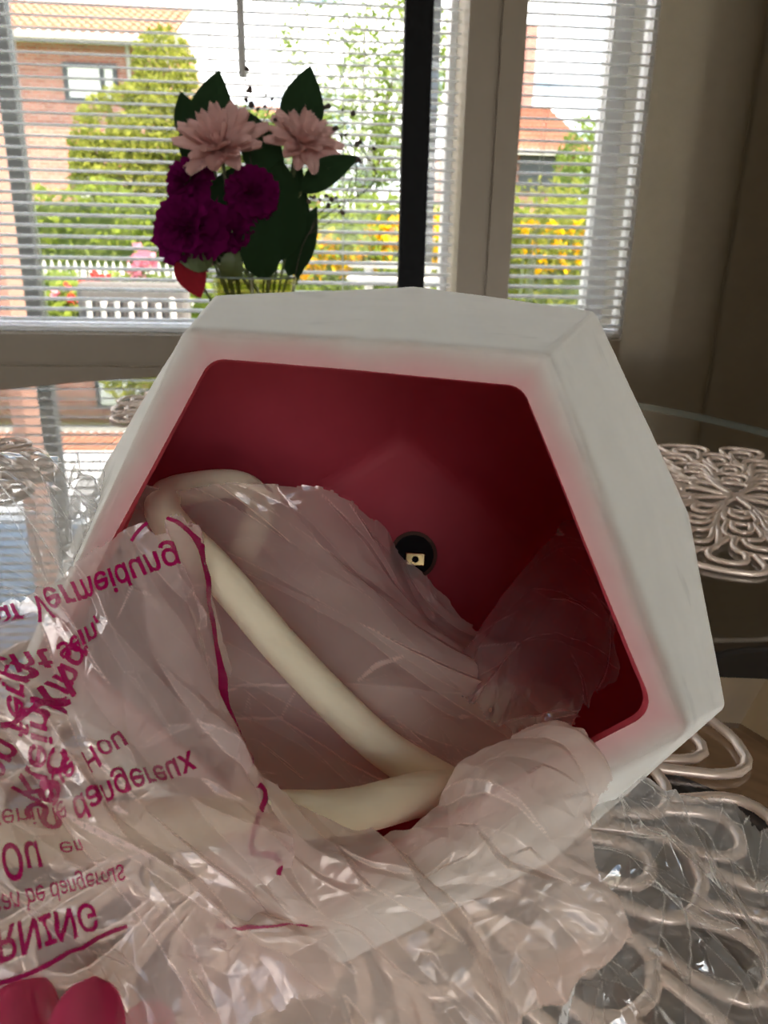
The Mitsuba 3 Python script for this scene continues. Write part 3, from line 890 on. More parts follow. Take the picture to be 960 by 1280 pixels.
def nail(tip, prev, width, length, over):
    d = A(tip) - A(prev)
    d /= np.linalg.norm(d)
    up = EYE - A(tip)
    up -= d * (up @ d)
    up /= np.linalg.norm(up)
    side = np.cross(d, up)
    nu_, nv_ = 14, 24
    vv, r_ = [], width * .60
    for lay in (0, 1):
        for j in range(nv_ + 1):
            t = j / nv_
            x = -length * .62 + (length + over) * t - length * 0.0
            wd = width / 2 * (1 - max(0, (t - .62) / .38) ** 2.2 * .999) ** .5 * (1 if t > .12 else .80 + .2 * (t / .12))
            for i in range(nu_ + 1):
                s_ = (i / nu_ * 2 - 1) * wd
                z = math.sqrt(max(r_ ** 2 - s_ ** 2, 0)) - r_ + .0066 - .0022 * max(0, t - .4) ** 2 / .36 - lay * .0007
                vv.append(A(tip) + d * x + side * s_ + up * z)
    n1 = (nu_ + 1) * (nv_ + 1)
    ff = []
    for j in range(nv_):
        for i in range(nu_):
            a_ = j * (nu_ + 1) + i
            ff += [(a_, a_ + 1, a_ + nu_ + 2, a_ + nu_ + 1), (n1 + a_, n1 + a_ + nu_ + 1, n1 + a_ + nu_ + 2, n1 + a_ + 1)]
    for j in range(nv_):
        for i in (0, nu_):
            a_ = j * (nu_ + 1) + i
            ff.append((a_, a_ + nu_ + 1, n1 + a_ + nu_ + 1, n1 + a_) if i else (a_, n1 + a_, n1 + a_ + nu_ + 1, a_ + nu_ + 1))
    for i in range(nu_):
        for j in (0, nv_):
            a_ = j * (nu_ + 1) + i
            ff.append((a_, n1 + a_, n1 + a_ + 1, a_ + 1) if j else (a_, a_ + 1, n1 + a_ + 1, n1 + a_))
    return np.array(vv), A(ff)


for nme, wd in (('index', .0122), ('middle', .0122), ('thumb', .0125), ('ring', .0125), ('pinky', .0105)):
    pts, rads = fing[nme]
    put('fingernail', mikit.ply(nail(pts[-1], pts[-2], wd, .019, .0045), 'm_nail', smooth=True), pkey, label='long dark pink nail' if nme == 'index' else None)

# ------------------------------------------------------------------ vase and bouquet
VY = 1.12
vc = aty(318, 350, VY)
vr = (aty(370, 350, VY)[0] - aty(266, 350, VY)[0]) / 2
vtop = aty(318, 346, VY)[2]
vz = TZ + .0056
vk = put('vase', mikit.ply(lathe([[0, vz], [vr * .86, vz], [vr, vtop]], 64).apply_translation([vc[0], VY, 0]), 'm_vase', smooth=40), label='yellow tinted glass vase holding the bouquet behind the shade', cat='vase')
put('rim', mikit.ply(tube([[vc[0] + vr * math.cos(a), VY + vr * math.sin(a), vtop] for a in np.linspace(0, 2 * PI, 65)], .0014, 8), 'm_glassedge', smooth=True), vk)
base = A([vc[0], VY, vz + .02])


def bq(x, y, dy=0.0):
    return aty(x, y, VY + dy)


S_ = VY / 960 * 1.03     # metres per picture pixel at the bouquet


def stemfor(parent, p_, bend=.02, r=.0022):
    q = base + A([random.Random(int(p_[0] * 1e4)).uniform(-.02, .02), random.Random(int(p_[2] * 1e4)).uniform(-.02, .02), 0])
    mid = (p_ + q) / 2
    mid[:2] = q[:2] + (p_[:2] - q[:2]) * .38
    mid[2] = vtop + .01 if mid[2] < vtop + .01 and p_[2] > vtop + .03 else mid[2]
    put('stem', mikit.ply(tube(spline([q, mid, p_], 16), r, 8), 'm_stem', smooth=True), parent)


def petal_mesh(L, W, curl, cup, notch=0.0, seed=0, nu=5, nv=7):
    rg = np.random.default_rng(seed)
    vv, ff = [], []
    for j in range(nv + 1):
        t = j / nv
        wd = W / 2 * max(.22, math.sin(PI * min(1, .12 + .80 * t)) ** .7) if t < 1 else W / 2 * .38
        for i in range(nu + 1):
            s_ = i / nu * 2 - 1
            x = L * t - notch * L * (1 - abs(s_)) * (t > .99)
            z = curl * L * t * t + cup * W * s_ * s_
            vv.append([x, wd * s_, z])
    for j in range(nv):
        for i in range(nu):
            a_ = j * (nu + 1) + i
            ff.append((a_, a_ + 1, a_ + nu + 2, a_ + nu + 1))
    return A(vv), A(ff)


def frame_from(n):
    n = A(n, float)
    n /= np.linalg.norm(n)
    a_ = np.cross([0, 0, 1.0], n)
    a_ /= np.linalg.norm(a_)
    return np.stack([a_, np.cross(n, a_), n], 1)


def bloom(name, c, n, R, rings, matn, label, group, catn, seed, ruffle=0.0, w=.4):
    k = put(name, None, label=label, cat=catn, group=group)
    B = frame_from(n)
    rg = random.Random(seed)
    protos = [mikit.ply(petal_ruffle(R, w, ruffle, seed * 10 + q) if ruffle else petal_mesh(R, R * w, rg.uniform(-.15, .25), .25, .05, q), matn, smooth=True) for q in range(4)]
    for ri_, (cnt, elev, sc_) in enumerate(rings):
        for i in range(cnt):
            az = 360 * (i + .5 * (ri_ % 2)) / cnt + rg.uniform(-8, 8)
            el = elev + rg.uniform(-12, 12)
            M = np.eye(4)
            M[:3, :3] = B
            M[:3, 3] = c
            t = T(M.tolist()).rotate([0, 0, 1], az).rotate([0, 1, 0], -el).scale(sc_ * rg.uniform(.88, 1.1))
            put('petal', {**protos[rg.randrange(4)], 'to_world': t}, k)
    return k


def petal_ruffle(R, w, ruffle, seed):
    rg = np.random.default_rng(seed)
    nu, nv = 14, 8
    ph = rg.uniform(0, 6.28, 3)
    vv, ff = [], []
    for j in range(nv + 1):
        t = j / nv
        spread = .25 + .75 * t ** .8
        for i in range(nu + 1):
            s_ = i / nu * 2 - 1
            a_ = s_ * .85 * spread
            r_ = R * t * (1 + .06 * math.sin(9 * s_ * 3 + ph[0]) * (t > .9))
            z = ruffle * R * t * t * (.6 * math.sin(7 * s_ + ph[1]) + .4 * math.sin(15 * s_ + ph[2])) - .10 * R * t * t
            vv.append([r_ * math.cos(a_), r_ * math.sin(a_), z])
    for j in range(nv):
        for i in range(nu):
            q = j * (nu + 1) + i
            ff.append((q, q + 1, q + nu + 2, q + nu + 1))
    return A(vv), A(ff)


tocam = EYE - A([vc[0], VY, 1.1])
tocam /= np.linalg.norm(tocam)
for (x, y, dy, d_, nrm, lab, sd) in ((276, 186, -.03, 98, (-.15, -.75, .65), 'pale pink daisy at the left of the bouquet above the purple carnations', 3),
                                     (378, 180, -.01, 84, (.25, -.7, .75), 'pale pink daisy at the right of the bouquet above the pointed leaf', 4)):
    c_ = bq(x, y, dy)
    k = bloom('pink_flower', c_, nrm, d_ / 2 * S_ * 1.05, [(13, 6, 1.0), (12, 28, .9), (9, 50, .75), (6, 70, .5)], 'm_pinkpetal', lab, 'pale pink flowers in the bouquet', 'flower', sd, w=.42)
    put('flower_centre', mikit.ply(trimesh.creation.icosphere(subdivisions=2, radius=.009).apply_translation(c_), 'm_pinkpetal', smooth=True), k)
    stemfor(k, c_)
for (x, y, dy, d_, nrm, lab, sd) in ((232, 284, -.05, 84, (-.5, -.85, .2), 'largest purple carnation at the left edge of the bouquet', 11), (232, 222, -.04, 56, (-.55, -.6, .6), 'small purple carnation tucked under the left pink daisy', 12),
                                     (316, 238, -.04, 56, (.2, -.9, .35), 'purple carnation in the middle of the bouquet', 13), (290, 292, -.04, 52, (.0, -.9, -.3), 'lowest purple carnation just above the vase', 14),
                                     (232, 316, -.04, 56, (-.4, -.8, -.4), 'drooping purple carnation low at the left of the bouquet', 15)):
    c_ = bq(x, y, dy)
    k = bloom('carnation', c_ - A(nrm) / np.linalg.norm(nrm) * .008, nrm, d_ / 2 * S_ * 1.0, [(8, -8, 1.0), (8, 18, .98), (7, 42, .9), (6, 62, .8), (4, 80, .66)], 'm_carnation', lab, 'purple carnations in the bouquet', 'flower', sd, ruffle=.16)
    put('calyx', mikit.ply(tube([c_ - A(nrm) * .028, c_ - A(nrm) * .012, c_ - A(nrm) * .004], [.004, .0075, .009], 10), 'm_stem', smooth=True), k)
    stemfor(k, c_ - A(nrm) * .028)


def leaf(basep, tip, width, label, matn='m_darkleaf', bendv=(0, -.02, 0), catn='leaf', group='dark green leaves in the bouquet', face=None):
    a_, b_ = A(basep, float), A(tip, float)
    mid = (a_ + b_) / 2 + A(bendv)
    nv_, nu_ = 14, 6
    line = spline([a_, mid, b_], nv_ + 1)
    d = (b_ - a_) / np.linalg.norm(b_ - a_)
    fwd = A([0, -1.0, .15]) if face is None else A(face, float)
    side = np.cross(d, fwd)
    side /= np.linalg.norm(side)
    nrm = np.cross(side, d)
    vv, ff = [], []
    for j in range(nv_ + 1):
        t = j / nv_
        wd = width / 2 * (math.sin(PI * t ** .8) ** .85 if 0 < t < 1 else 0.02)
        for i in range(nu_ + 1):
            s_ = i / nu_ * 2 - 1
            vv.append(line[j] + side * wd * s_ - nrm * wd * .25 * (1 - abs(s_)))
    for j in range(nv_):
        for i in range(nu_):
            q = j * (nu_ + 1) + i
            ff.append((q, q + 1, q + nu_ + 2, q + nu_ + 1))
    k = put('leaf', mikit.ply((A(vv), A(ff)), matn, smooth=40), label=label, cat=catn, group=group)
    q = base + A([(a_[0] - base[0]) * .15, 0.01, 0])
    m2 = (a_ + q) / 2
    m2[:2] = q[:2] + (a_[:2] - q[:2]) * .4
    put('stem', mikit.ply(tube(spline([q, m2, a_], 12), .0018, 6), 'm_stem', smooth=True), k)
    return k


G = 'dark green leaves in the bouquet'
leaf(bq(262, 185, .02), bq(274, 88, .0), 48 * S_, 'tallest upright dark green leaf at the top left of the bouquet')
leaf(bq(258, 178, .03), bq(226, 114, .02), 34 * S_, 'short dark green leaf with a cut tip at the top left of the bouquet', bendv=(-.012, 0, .01))
leaf(bq(245, 215, .03), bq(240, 135, .02), 30 * S_, 'dark green leaf half hidden behind the left pink daisy')
leaf(bq(372, 172, .03), bq(388, 82, .0), 48 * S_, 'tall dark green leaf standing above the right pink daisy')
leaf(bq(376, 240, -.02), bq(449, 196, -.03), 30 * S_, 'dark green leaf pointing right out of the bouquet', bendv=(0.002, -.01, .006))
leaf(bq(345, 235, .02), bq(308, 138, .02), 44 * S_, 'dark green leaf between the two pink daisies')
leaf(bq(340, 330, -.01), bq(352, 200, .0), 70 * S_, 'broad dark leaf in the middle of the bouquet below the right daisy')
leaf(bq(330, 350, -.02), bq(322, 262, -.03), 44 * S_, 'dark upright leaf just above the vase rim')
leaf(bq(360, 345, .01), bq(396, 258, .0), 34 * S_, 'narrow dark leaf at the right of the bouquet above the vase')
leaf(bq(268, 330, .0), bq(300, 205, .02), 70 * S_, 'dark leaf behind the purple carnations')
leaf(bq(288, 352, -.02), bq(296, 305, -.03), 26 * S_, 'pale green bract below the lowest carnation', 'm_stem')
leaf(bq(372, 350, .02), bq(372, 190, .01), 30 * S_, 'long narrow dark leaf under the right pink daisy')
leaf(bq(268, 320, -.04), bq(222, 325, -.05), 30 * S_, 'small green leaf under the lower left carnation', 'm_stem')
leaf(bq(226, 318, -.05), bq(251, 373, -.06), 34 * S_, 'dark red pointed leaf hanging below the left carnation', 'm_redleaf', bendv=(.004, -.004, -.004), group=None)


def spray(stems, buds, label):
    k = put('dried_spray', None, label=label, cat='dried flower', group='dried filler sprays in the bouquet')
    for s_ in stems:
        put('stem', mikit.ply(tube(spline([bq(*p_) if len(p_) == 3 else p_ for p_ in s_], 26), .0006, 5), 'm_dry', smooth=True), k)
    for q, (x, y, dy, r) in enumerate(buds):
        rg = np.random.default_rng(q + 5)
        c_ = bq(x, y, dy)
        ms_ = []
        for i in range(6):
            dd = rg.normal(size=3)
            dd /= np.linalg.norm(dd)
            ms_.append(trimesh.creation.icosphere(subdivisions=1, radius=r * S_ * .55).apply_translation(c_ + dd * r * S_ * .5))
        put('bud', mikit.ply(cat(ms_), 'm_dry', smooth=True), k)


spray([[(350, 400, .0), (371, 335, -.02), (385, 293, -.03), (430, 255, -.03), (470, 218, -.03), (468, 205, -.03)], [(386, 292, -.03), (420, 270, -.03), (440, 240, -.03), (445, 200, -.03)], [(430, 255, -.03), (441, 220, -.03), (447, 208, -.03)],
       [(470, 218, -.03), (458, 195, -.03), (446, 180, -.03)], [(388, 290, -.03), (396, 272, -.03), (415, 255, -.03), (432, 252, -.03)], [(408, 170, .0), (425, 160, .0), (442, 142, .0)], [(441, 185, -.03), (430, 170, -.02), (418, 160, 0)]],
      [(448, 200, -.03, 4), (446, 180, -.03, 3.5), (468, 186, -.03, 2.5), (441, 142, -.0, 3.5), (428, 137, .0, 1.8), (419, 160, .0, 4), (410, 133, .0, 3.5), (405, 134, .0, 3), (432, 168, -.01, 2.2), (426, 170, -.01, 2.2), (450, 178, -.02, 3),
       (467, 185, -.03, 2.2), (408, 245, -.03, 3), (414, 250, -.03, 3.5), (410, 257, -.03, 3.5), (420, 247, -.03, 2.2), (428, 266, -.03, 3), (400, 250, -.03, 2), (392, 246, -.03, 3), (386, 252, -.03, 3), (388, 246, -.03, 2), (424, 258, -.03, 1.8), (436, 158, 0, 1.6)],
      'thin dried spray with tiny dark buds sticking out at the right of the bouquet')
spray([[(322, 260, .01), (312, 190, .0), (308, 140, .0), (309, 84, .0)], [(312, 180, .0), (330, 150, .0), (342, 128, .0)], [(313, 170, .0), (325, 133, 0), (330, 120, 0)], [(315, 190, .0), (300, 160, .0), (298, 146, .0)]],
      [(309, 86, 0, 3), (312, 112, 0, 4), (307, 100, 0, 2), (314, 131, 0, 4), (300, 145, 0, 4), (322, 136, 0, 2.5), (331, 133, 0, 2.2), (340, 124, 0, 2), (332, 118, 0, 1.8), (308, 125, 0, 3), (344, 150, 0, 2.5)],
      'thin dried spray with pale buds rising in the middle of the bouquet')

# ------------------------------------------------------------------ outdoors
GZ = -0.15
rng = np.random.default_rng(5)
put('lawn', mikit.ply(box([-40, YO, GZ - .2], [60, 70, GZ]), 'm_grass'), kind='structure')
put('patio', mikit.ply(box([-6, YO + .02, GZ - .1], [6, 4.3, GZ + .03]), 'm_paving'), kind='structure')


def leaves(centers, size, seed, spread=.5):
    rg = np.random.default_rng(seed)
    n = len(centers)
    a_ = rg.normal(size=(n, 3))
    a_ /= np.linalg.norm(a_, axis=1, keepdims=True)
    b_ = np.cross(a_, rg.normal(size=(n, 3)))
    b_ /= np.linalg.norm(b_, axis=1, keepdims=True)
    s = size * rg.uniform(.6, 1.3, (n, 1))
    c_ = np.asarray(centers)
    v_ = np.stack([c_ - a_ * s, c_ + b_ * s * spread, c_ + a_ * s, c_ - b_ * s * spread], 1).reshape(-1, 3)
    i = np.arange(n) * 4
    f_ = np.vstack([np.stack([i, i + 1, i + 2], 1), np.stack([i, i + 2, i + 3], 1)])
    return v_, f_


def blob_points(n, c, rad, seed, shell=.6):
    rg = np.random.default_rng(seed)
    d = rg.normal(size=(n, 3))
    d /= np.linalg.norm(d, axis=1, keepdims=True)
    r = rg.uniform(shell, 1, (n, 1)) ** .6
    p_ = c + d * r * rad
    keep = meshkit.noise(p_ * 3.0 / max(rad) * 1.4, seed) > .36
    return p_[keep]


# hedge across the garden
HY = 9.0
hz = aty(180, 236, HY)[2]
hx0, hx1 = -8.0, 9.0
n = 26000
hp = np.stack([rng.uniform(hx0, hx1, n), rng.uniform(HY - .15, HY + .7, n), GZ + (hz - GZ) * rng.uniform(.0, 1, n) ** .8], 1)
hp[:, 1] -= .12 * meshkit.noise(hp * A([1.5, 0, 1.5]), 3)
hp[:, 2] += (meshkit.noise(hp * A([2.2, 0, 0]), 9) - .5) * .25 * (hp[:, 2] > hz - .4)
hk = put('hedge', None, label='clipped green hedge across the garden behind the blinds', cat='hedge')
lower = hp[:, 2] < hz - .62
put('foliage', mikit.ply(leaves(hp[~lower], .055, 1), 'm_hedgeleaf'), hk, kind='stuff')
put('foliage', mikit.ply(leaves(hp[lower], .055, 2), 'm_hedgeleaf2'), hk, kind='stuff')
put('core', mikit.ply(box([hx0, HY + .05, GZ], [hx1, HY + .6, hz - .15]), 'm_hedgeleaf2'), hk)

# low picket fence in front of the hedge
FY = 7.6
fz = aty(120, 326, FY)[2]
fkey = put('picket_fence', None, label='low white picket fence with pointed tips in front of the hedge', cat='fence')
pitch = (aty(120, 330, FY)[0] - aty(110.4, 330, FY)[0])
fx0, fx1 = aty(45, 330, FY)[0], aty(245, 330, FY)[0]
pp = sg.Polygon([(-.3 * pitch, GZ), (.3 * pitch, GZ), (.3 * pitch, fz - .09), (0, fz), (-.3 * pitch, fz - .09)])
pkm = mikit.ply(trimesh.creation.extrude_polygon(sg.Polygon([(x, y) for x, y in pp.exterior.coords]), .02, engine='earcut').apply_transform(A([[1, 0, 0, 0], [0, 0, 1, FY], [0, 1, 0, 0], [0, 0, 0, 1.0]])), 'm_white')
for i in range(int((fx1 - fx0) / pitch) + 1):
    put('picket', {**pkm, 'to_world': T().translate([fx0 + i * pitch, 0, 0])}, fkey)
put('rail', mikit.ply(box([fx0, FY + .02, fz - .22], [fx1, FY + .04, fz - .16]), 'm_white'), fkey)


def tree(label, catn, crowns, trunk, leafm, nl, size, seed, group=None):
    k = put('tree', None, label=label, cat=catn, group=group)
    pts = np.vstack([blob_points(int(nl * w), A(c), A(r), seed + i) for i, (c, r, w) in enumerate(crowns)])
    put('foliage', mikit.ply(leaves(pts, size, seed), leafm), k, kind='stuff')
    put('trunk', mikit.ply(tube(trunk, np.linspace(.06, .02, len(trunk)), 8), 'm_bark', smooth=True), k)
    rg = random.Random(seed)
    for c, r, w in crowns:
        for q in range(3):
            a_ = A(trunk[-2])
            b_ = A(c) + A([rg.uniform(-.6, .6) * r[0], rg.uniform(-.6, .6) * r[1], rg.uniform(-.2, .6) * r[2]])
            put('branch', mikit.ply(tube([a_, (a_ + b_) / 2 + A([0, 0, .1]), b_], [.025, .018, .006], 6), 'm_bark', smooth=True), k)
    return k


def px2(x, y, Y, dx=0):
    return aty(x, y, Y)


# golden shrub tree before the house
c1 = [(aty(175, 190, 10.5), (.85, .6, .75), .4), (aty(150, 220, 10.3), (.6, .5, .5), .25), (aty(210, 160, 10.6), (.55, .5, .7), .25), (aty(205, 90, 10.7), (.4, .3, .5), .1)]
g0 = aty(175, 300, 10.5)
tree('young golden green tree in front of the brick house on the left', 'tree', c1, [[g0[0], 10.5, GZ], [g0[0] + .05, 10.5, .8], [g0[0], 10.5, 1.6]], 'm_yellowleaf', 15000, .045, 21)
c2 = [(aty(440, 60, 11.5), (1.0, .8, 1.3), .4), (aty(470, 150, 11.5), (.9, .7, .9), .3), (aty(430, 190, 11.2), (.8, .6, .6), .2), (aty(500, 90, 11.8), (.8, .7, 1.0), .2), (aty(545, 60, 11.8), (.4, .4, .6), .06)]
g1 = aty(452, 300, 11.5)
tree('airy light green tree left of the black pole', 'tree', c2, [[g1[0], 11.5, GZ], [g1[0] - .05, 11.5, 1.2], [g1[0], 11.5, 2.4]], 'm_treeleaf', 8500, .045, 22)
c3 = [(aty(300, 195, 13.5), (1.2, .8, .7), .5), (aty(240, 205, 13.5), (1.0, .7, .6), .3), (aty(350, 190, 13.5), (.8, .7, .5), .3)]
g2 = aty(300, 290, 13.5)
tree('rounded green bush tree behind the hedge behind the bouquet', 'tree', c3, [[g2[0], 13.5, GZ], [g2[0], 13.5, 1.0], [g2[0], 13.5, 1.5]], 'm_treeleaf', 9000, .06, 23)
c4 = [(aty(722, 215, 12.5), (.35, .5, .8), .4), (aty(728, 240, 12.0), (.4, .5, .5), .4)]
g3 = aty(722, 290, 12.5)
tree('small green tree at the right of the narrow window view', 'tree', c4, [[g3[0], 12.5, GZ], [g3[0], 12.5, .8], [g3[0], 12.5, 1.2]], 'm_treeleaf', 4000, .05, 24)


# flowering bushes
def bush(label, c, rad, nl, blooms, bm_, seed, bsize, group=None, leafm='m_hedgeleaf', flowers=None):
    k = put('flower_bush', None, label=label, cat='bush', group=group)
    p_ = blob_points(nl, A(c), A(rad), seed, .1)
    p_ = p_[p_[:, 2] > GZ]
    put('foliage', mikit.ply(leaves(p_, .05, seed, .3), leafm), k, kind='stuff')
    for q, (x, y, Y, s_) in enumerate(blooms):
        cc = aty(x, y, Y)
        rg = np.random.default_rng(seed * 100 + q)
        put('blossom', mikit.ply(leaves(cc + rg.normal(size=(26, 3)) * s_ * Y / 960 * .5, s_ * Y / 960 * .6, seed + q, .8), bm_), k)
        put('stalk', mikit.ply(tube([[cc[0], cc[1], GZ], [cc[0], cc[1], cc[2]]], .006, 5), 'm_stem'), k)


BY = 6.2
yb = [(397, 302, 9), (412, 300, 10), (409, 315, 10), (393, 328, 9), (425, 330, 8), (437, 326, 9), (455, 315, 12), (450, 322, 9), (460, 303, 8), (472, 290, 11), (478, 303, 12), (494, 278, 9), (490, 293, 10), (494, 303, 11), (379, 330, 8), (400, 340, 8), (430, 340, 9),
      (482, 322, 9), (374, 342, 8), (468, 332, 7), (545, 270, 9), (547, 282, 9), (544, 296, 10), (550, 306, 10), (549, 318, 11), (546, 331, 9), (384, 346, 8), (520, 300, 9), (515, 280, 9)]
cB = aty(450, 350, BY)
bush('yellow flowering bush on tall stalks beside the black pole', cB, (.75, .3, .55), 2400, [(x, y, BY, s_) for x, y, s_ in yb], 'm_yellow', 41, 9)
cB2 = aty(685, 320, 8.0)
rb = random.Random(4)
bush('orange and yellow flowering bush seen through the narrow window', cB2, (.8, .4, .75), 4200, [(rb.uniform(652, 730), rb.uniform(275, 340), 7.75, rb.uniform(3, 6)) for _ in range(34)], 'm_yellow', 42, 6, leafm='m_yellowleaf')
cB3 = aty(170, 372, 5.0)
bush('low flower bed of pink and red blooms behind the grey garden chair', cB3, (.6, .25, .16), 1200, [(178, 325, 4.9, 13), (168, 338, 4.9, 7), (171, 348, 4.9, 7), (72, 368, 4.6, 6)], 'm_pinkbloom', 43, 8)
bush('small red flowers beside the grey garden chair', aty(92, 392, 4.6), (.2, .15, .14), 700, [(120, 351, 4.7, 11), (89, 373, 4.5, 6), (86, 360, 4.6, 5)], 'm_redbloom', 44, 8)
bush('patch of green plants by the dark veranda post on the left', aty(66, 368, 6.0), (.28, .25, .2), 1400, [], 'm_pinkbloom', 45, 8, leafm='m_treeleaf')


# houses
def tiles(parent, p00, p10, p01, p11, nrow, ncol, m_='m_rooftile'):
    """rows of roof tiles between the eave (p00-p10) and the ridge (p01-p11): each row one wavy course lapping the next"""
    p00, p10, p01, p11 = map(lambda q: A(q, float), (p00, p10, p01, p11))
    nrm = np.cross(p10 - p00, p01 - p00)
    nrm /= np.linalg.norm(nrm)
    nrm *= np.sign(nrm[2])
    for r_ in range(nrow):
        t0, t1 = r_ / nrow, (r_ + 1.08) / nrow
        a0, b0, a1, b1 = p00 + (p01 - p00) * t0, p10 + (p11 - p10) * t0, p00 + (p01 - p00) * t1, p10 + (p11 - p10) * t1
        m = ncol * 4
        s_ = np.linspace(0, 1, m + 1)[:, None]
        wave = (np.cos(s_ * ncol * 2 * PI) * .03)
        lo = a0 + (b0 - a0) * s_ + nrm * (.055 + wave)
        hi = a1 + (b1 - a1) * s_ + nrm * (.01 + wave)
        fr_ = lo - nrm * .05
        v_ = np.vstack([fr_, lo, hi])
        f_ = []
        for q in range(2):
            for i in range(m):
                a_ = q * (m + 1) + i
                f_.append((a_, a_ + 1, a_ + m + 2, a_ + m + 1))
        put('tile_course', mikit.ply((v_, A(f_)), m_), parent)


H1 = 21.0
hk1 = put('house', None, label='red brick house with a tiled roof and a white window seen at the upper left', cat='house')
e0, e1_ = aty(-60, 26, H1), aty(236, 44, H1)
xr = aty(206, 100, H1)[0]
ez = aty(190, 46, H1)[2]
xw = -14.0
put('wall', mikit.ply(box([xw, H1, GZ], [xr, H1 + 7, ez]), 'm_brick'), hk1)
gab = trimesh.creation.extrude_polygon(sg.Polygon([(H1, ez), (H1 + 7, ez), (H1 + 3.5, ez + 1.2)]), .2, engine='earcut')
gab.apply_transform(A([[0, 0, 1, xr - .2], [1, 0, 0, 0], [0, 1, 0, 0], [0, 0, 0, 1.0]]))
put('gable', mikit.ply(gab, 'm_brick'), hk1)
xo = aty(222, 20, H1)[0]
eave_y = H1 - .55
rz_ = aty(120, 5, H1 + 3.5)[2]
tiles(hk1, [xw, eave_y, ez - .1], [xo, eave_y, ez - .1], [xw, H1 + 3.5, rz_], [xo, H1 + 3.5, rz_], 9, 50)
put('gutter', mikit.ply(box([xw, eave_y - .12, ez - .25], [xo, eave_y, ez - .12]), 'm_greywall'), hk1)
put('soffit', mikit.ply(box([xw, eave_y, ez - .22], [xo, H1, ez - .14]), 'm_greywall'), hk1)
bb = tube([[xo + .05, eave_y, ez - .15], [xo + .05, H1 + 3.5, rz_]], .14, 4)
put('bargeboard', mikit.ply(bb, 'm_white'), hk1)
put('downpipe', mikit.ply(tube([[aty(160, 60, H1)[0], H1 - .1, ez - .2], [aty(160, 60, H1)[0], H1 - .1, GZ]], .05, 8), 'm_greywall', smooth=True), hk1)


def hwindow(parent, x0, y0, x1, y1, Y, split=None):
    a_, b_ = aty(x0, y0, Y), aty(x1, y1, Y)
    z0, z1 = min(a_[2], b_[2]), max(a_[2], b_[2])
    w = put('window', mikit.ply(cat([box([a_[0] - .1, Y - .06, z0 - .1], [b_[0] + .1, Y + .02, z0]), box([a_[0] - .1, Y - .06, z1], [b_[0] + .1, Y + .02, z1 + .1]), box([a_[0] - .1, Y - .06, z0], [a_[0], Y + .02, z1]), box([b_[0], Y - .06, z0], [b_[0] + .1, Y + .02, z1])] +
                                     ([box([aty(split, y0, Y)[0] - .05, Y - .06, z0], [aty(split, y0, Y)[0] + .05, Y + .02, z1])] if split else [])), 'm_darkframe'), parent)
    put('pane', mikit.ply(box([a_[0], Y - .03, z0], [b_[0], Y + .01, z1]), 'm_white'), w)


hwindow(hk1, 84, 84, 144, 124, H1, 127)
hwindow(hk1, 98, 208, 124, 290, H1)
H3 = 34.0
hk3 = put('house', None, label='distant house with a red tiled roof showing above the bouquet', cat='house')
a_, b_ = aty(255, 140, H3), aty(400, 140, H3)
zt = aty(340, 119, H3)[2]
put('wall', mikit.ply(box([a_[0], H3 + .5, GZ], [b_[0], H3 + 7, a_[2]]), 'm_brick'), hk3)
tiles(hk3, [a_[0] - .3, H3, a_[2] - .2], [b_[0] + .3, H3, a_[2] - .2], [a_[0] - .3, H3 + 4, zt + .2], [b_[0] + .3, H3 + 4, zt + .2], 6, 26)
H2 = 24.0
hk2 = put('house', None, label='brick house with an orange hipped roof seen through the narrow right window', cat='house')
ea, eb = aty(560, 184, H2), aty(742, 184, H2)
ra, rb2 = aty(590, 128, H2 + 2.5), aty(684, 136, H2 + 2.5)
put('wall', mikit.ply(box([ea[0] + .3, H2 + .4, GZ], [eb[0] - .35, H2 + 6, ea[2] + .05]), 'm_brick'), hk2)
tiles(hk2, [ea[0], H2, ea[2]], [eb[0], H2, ea[2]], [ra[0], H2 + 2.5, rb2[2]], [rb2[0], H2 + 2.5, rb2[2]], 10, 26)
side = A([[eb[0], H2, ea[2]], [eb[0], H2 + 6, ea[2]], [rb2[0], H2 + 3.2, rb2[2]], [rb2[0], H2 + 2.5, rb2[2]]])
put('hip', mikit.ply((side, A([[0, 1, 2], [0, 2, 3]])), 'm_rooftile'), hk2)
put('gutter', mikit.ply(box([ea[0], H2 - .12, ea[2] - .14], [eb[0], H2, ea[2]]), 'm_greywall'), hk2)
hwin = aty(650, 192, H2 + .4), aty(690, 240, H2 + .4)
put('window', mikit.ply(box([hwin[0][0], H2 + .3, hwin[1][2]], [hwin[1][0], H2 + .42, hwin[0][2]]), 'm_darkframe'), hk2)
put('chimney', mikit.ply(box([aty(664, 60, H2 + 2.6)[0] - .12, H2 + 2.6, rb2[2] - .3], [aty(671, 60, H2 + 2.6)[0], H2 + 3.2, aty(668, 30, H2 + 2.6)[2]]), 'm_brick'), hk2)

# veranda posts, screen and furniture
for (xa, xb, yy, Y, lab) in ((8, 29, 200, 3.4, 'dark grey veranda post at the far left of the window view'), (534, 545, 200, 4.2, 'slim dark grey veranda post just right of the black pole'), (566, 578, 200, 4.2, 'slim dark grey veranda post beside the window mullion')):
    l_, r_ = aty(xa, yy, Y), aty(xb, yy, Y)
    put('veranda_post', mikit.ply(rbox([l_[0], Y, GZ + .03], [r_[0], Y + (r_[0] - l_[0]), 2.9], .006), 'm_darkframe', smooth=40), label=lab, cat='post')
l_, r_ = aty(-14, 330, 3.9), aty(6, 330, 3.9)
put('brick_pillar', mikit.ply(rbox([l_[0], 3.9, GZ + .03], [r_[0], 4.1, 2.9], .006), 'm_redpost', smooth=40), label='narrow brick red post left of the dark veranda post', cat='post')
sk = put('garden_screen', None, label='narrow grey boarded screen with a reddish end post just outside the right blind', cat='screen')
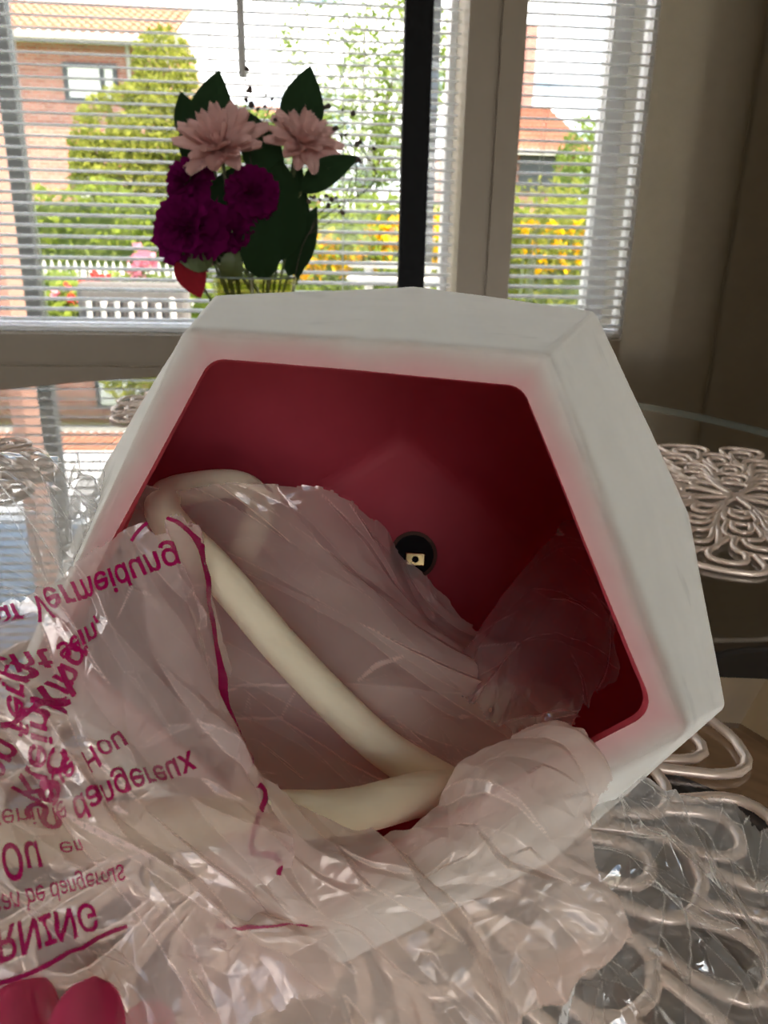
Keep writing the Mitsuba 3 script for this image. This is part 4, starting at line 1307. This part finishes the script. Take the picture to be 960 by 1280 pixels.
l_, r_ = aty(764, 180, 2.12), aty(804, 180, 2.12)
for i in range(12):
    put('board', mikit.ply(box([l_[0], 2.12, GZ + .03 + i * .215], [r_[0], 2.14, GZ + .03 + i * .215 + .2145]), 'm_greywall'), sk)
l2 = aty(755, 180, 2.12)
put('post', mikit.ply(box([l2[0], 2.10, GZ + .03], [l_[0], 2.15, GZ + 2.65], ), 'm_redpost'), sk)

gk = put('garden_chair', None, label='grey padded garden chair with a striped seat cushion outside the left window', cat='garden chair')
gy = 3.25
a_, b_ = aty(92, 352, gy), aty(233, 352, gy)
gz = a_[2]
put('backrest', mikit.ply(rbox([a_[0], gy, gz - .34], [b_[0], gy + .09, gz], .03), 'm_wicker', smooth=40), gk)
put('seat', mikit.ply(rbox([a_[0], gy - .02, gz - .46], [b_[0], gy + .6, gz - .36], .03), 'm_wicker', smooth=40), gk)
for dx in (0, 1):
    x_ = a_[0] if dx == 0 else b_[0]
    put('armrest', mikit.ply(rbox([x_ - .03, gy, gz - .22], [x_ + .03, gy + .58, gz - .17], .015), 'm_white', smooth=40), gk)
    for yy in (.03, .55):
        put('leg', mikit.ply(box([x_ - .02, gy + yy - .02, GZ + .03], [x_ + .02, gy + yy + .02, gz - .2]), 'm_wicker'), gk)
# striped throw hanging over the back
nst = 13
xs_ = np.linspace(aty(112, 395, gy)[0], aty(222, 395, gy)[0], nst + 1)
thk = put('striped_cushion', None, label='black and white striped cushion leaning on the back of the grey garden chair', cat='cushion')
zt0, zb0 = aty(150, 374, gy)[2], aty(150, 412, gy)[2]
for i in range(nst):
    wob = .012 * math.sin(i * 1.7)
    put('stripe', mikit.ply(rbox([xs_[i] + .001, gy - .05, zb0], [xs_[i + 1] - .001, gy - .012, zt0 + wob], .012), 'm_stripew' if i % 2 == 0 else 'm_stripeb', smooth=40), thk)
wkT = put('garden_table', None, label='white oval garden table in front of the yellow flowers', cat='garden table')
ty = 4.0
tcx = aty(497, 335, ty)
tw = (aty(556, 335, ty)[0] - aty(436, 335, ty)[0]) / 2
for z_, k_ in ((aty(497, 335, ty)[2], 1.0), (aty(497, 352, ty)[2], 1.02)):
    m_ = lathe([[0, 0], [tw * k_, 0], [tw * k_ + .012, .012], [tw * k_, .025], [0, .025]], 48)
    m_.vertices[:, 1] *= .6
    put('tabletop' if k_ == 1.0 else 'shelf', mikit.ply(m_.apply_translation([tcx[0], ty, z_]), 'm_white', smooth=40), wkT)
for dx, dy in ((.6, .2), (-.6, .2), (.6, -.2), (-.6, -.2)):
    put('leg', mikit.ply(tube([[tcx[0] + dx * tw, ty + dy * tw, GZ + .03], [tcx[0] + dx * tw, ty + dy * tw, tcx[2]]], .018, 8), 'm_white', smooth=40), wkT)
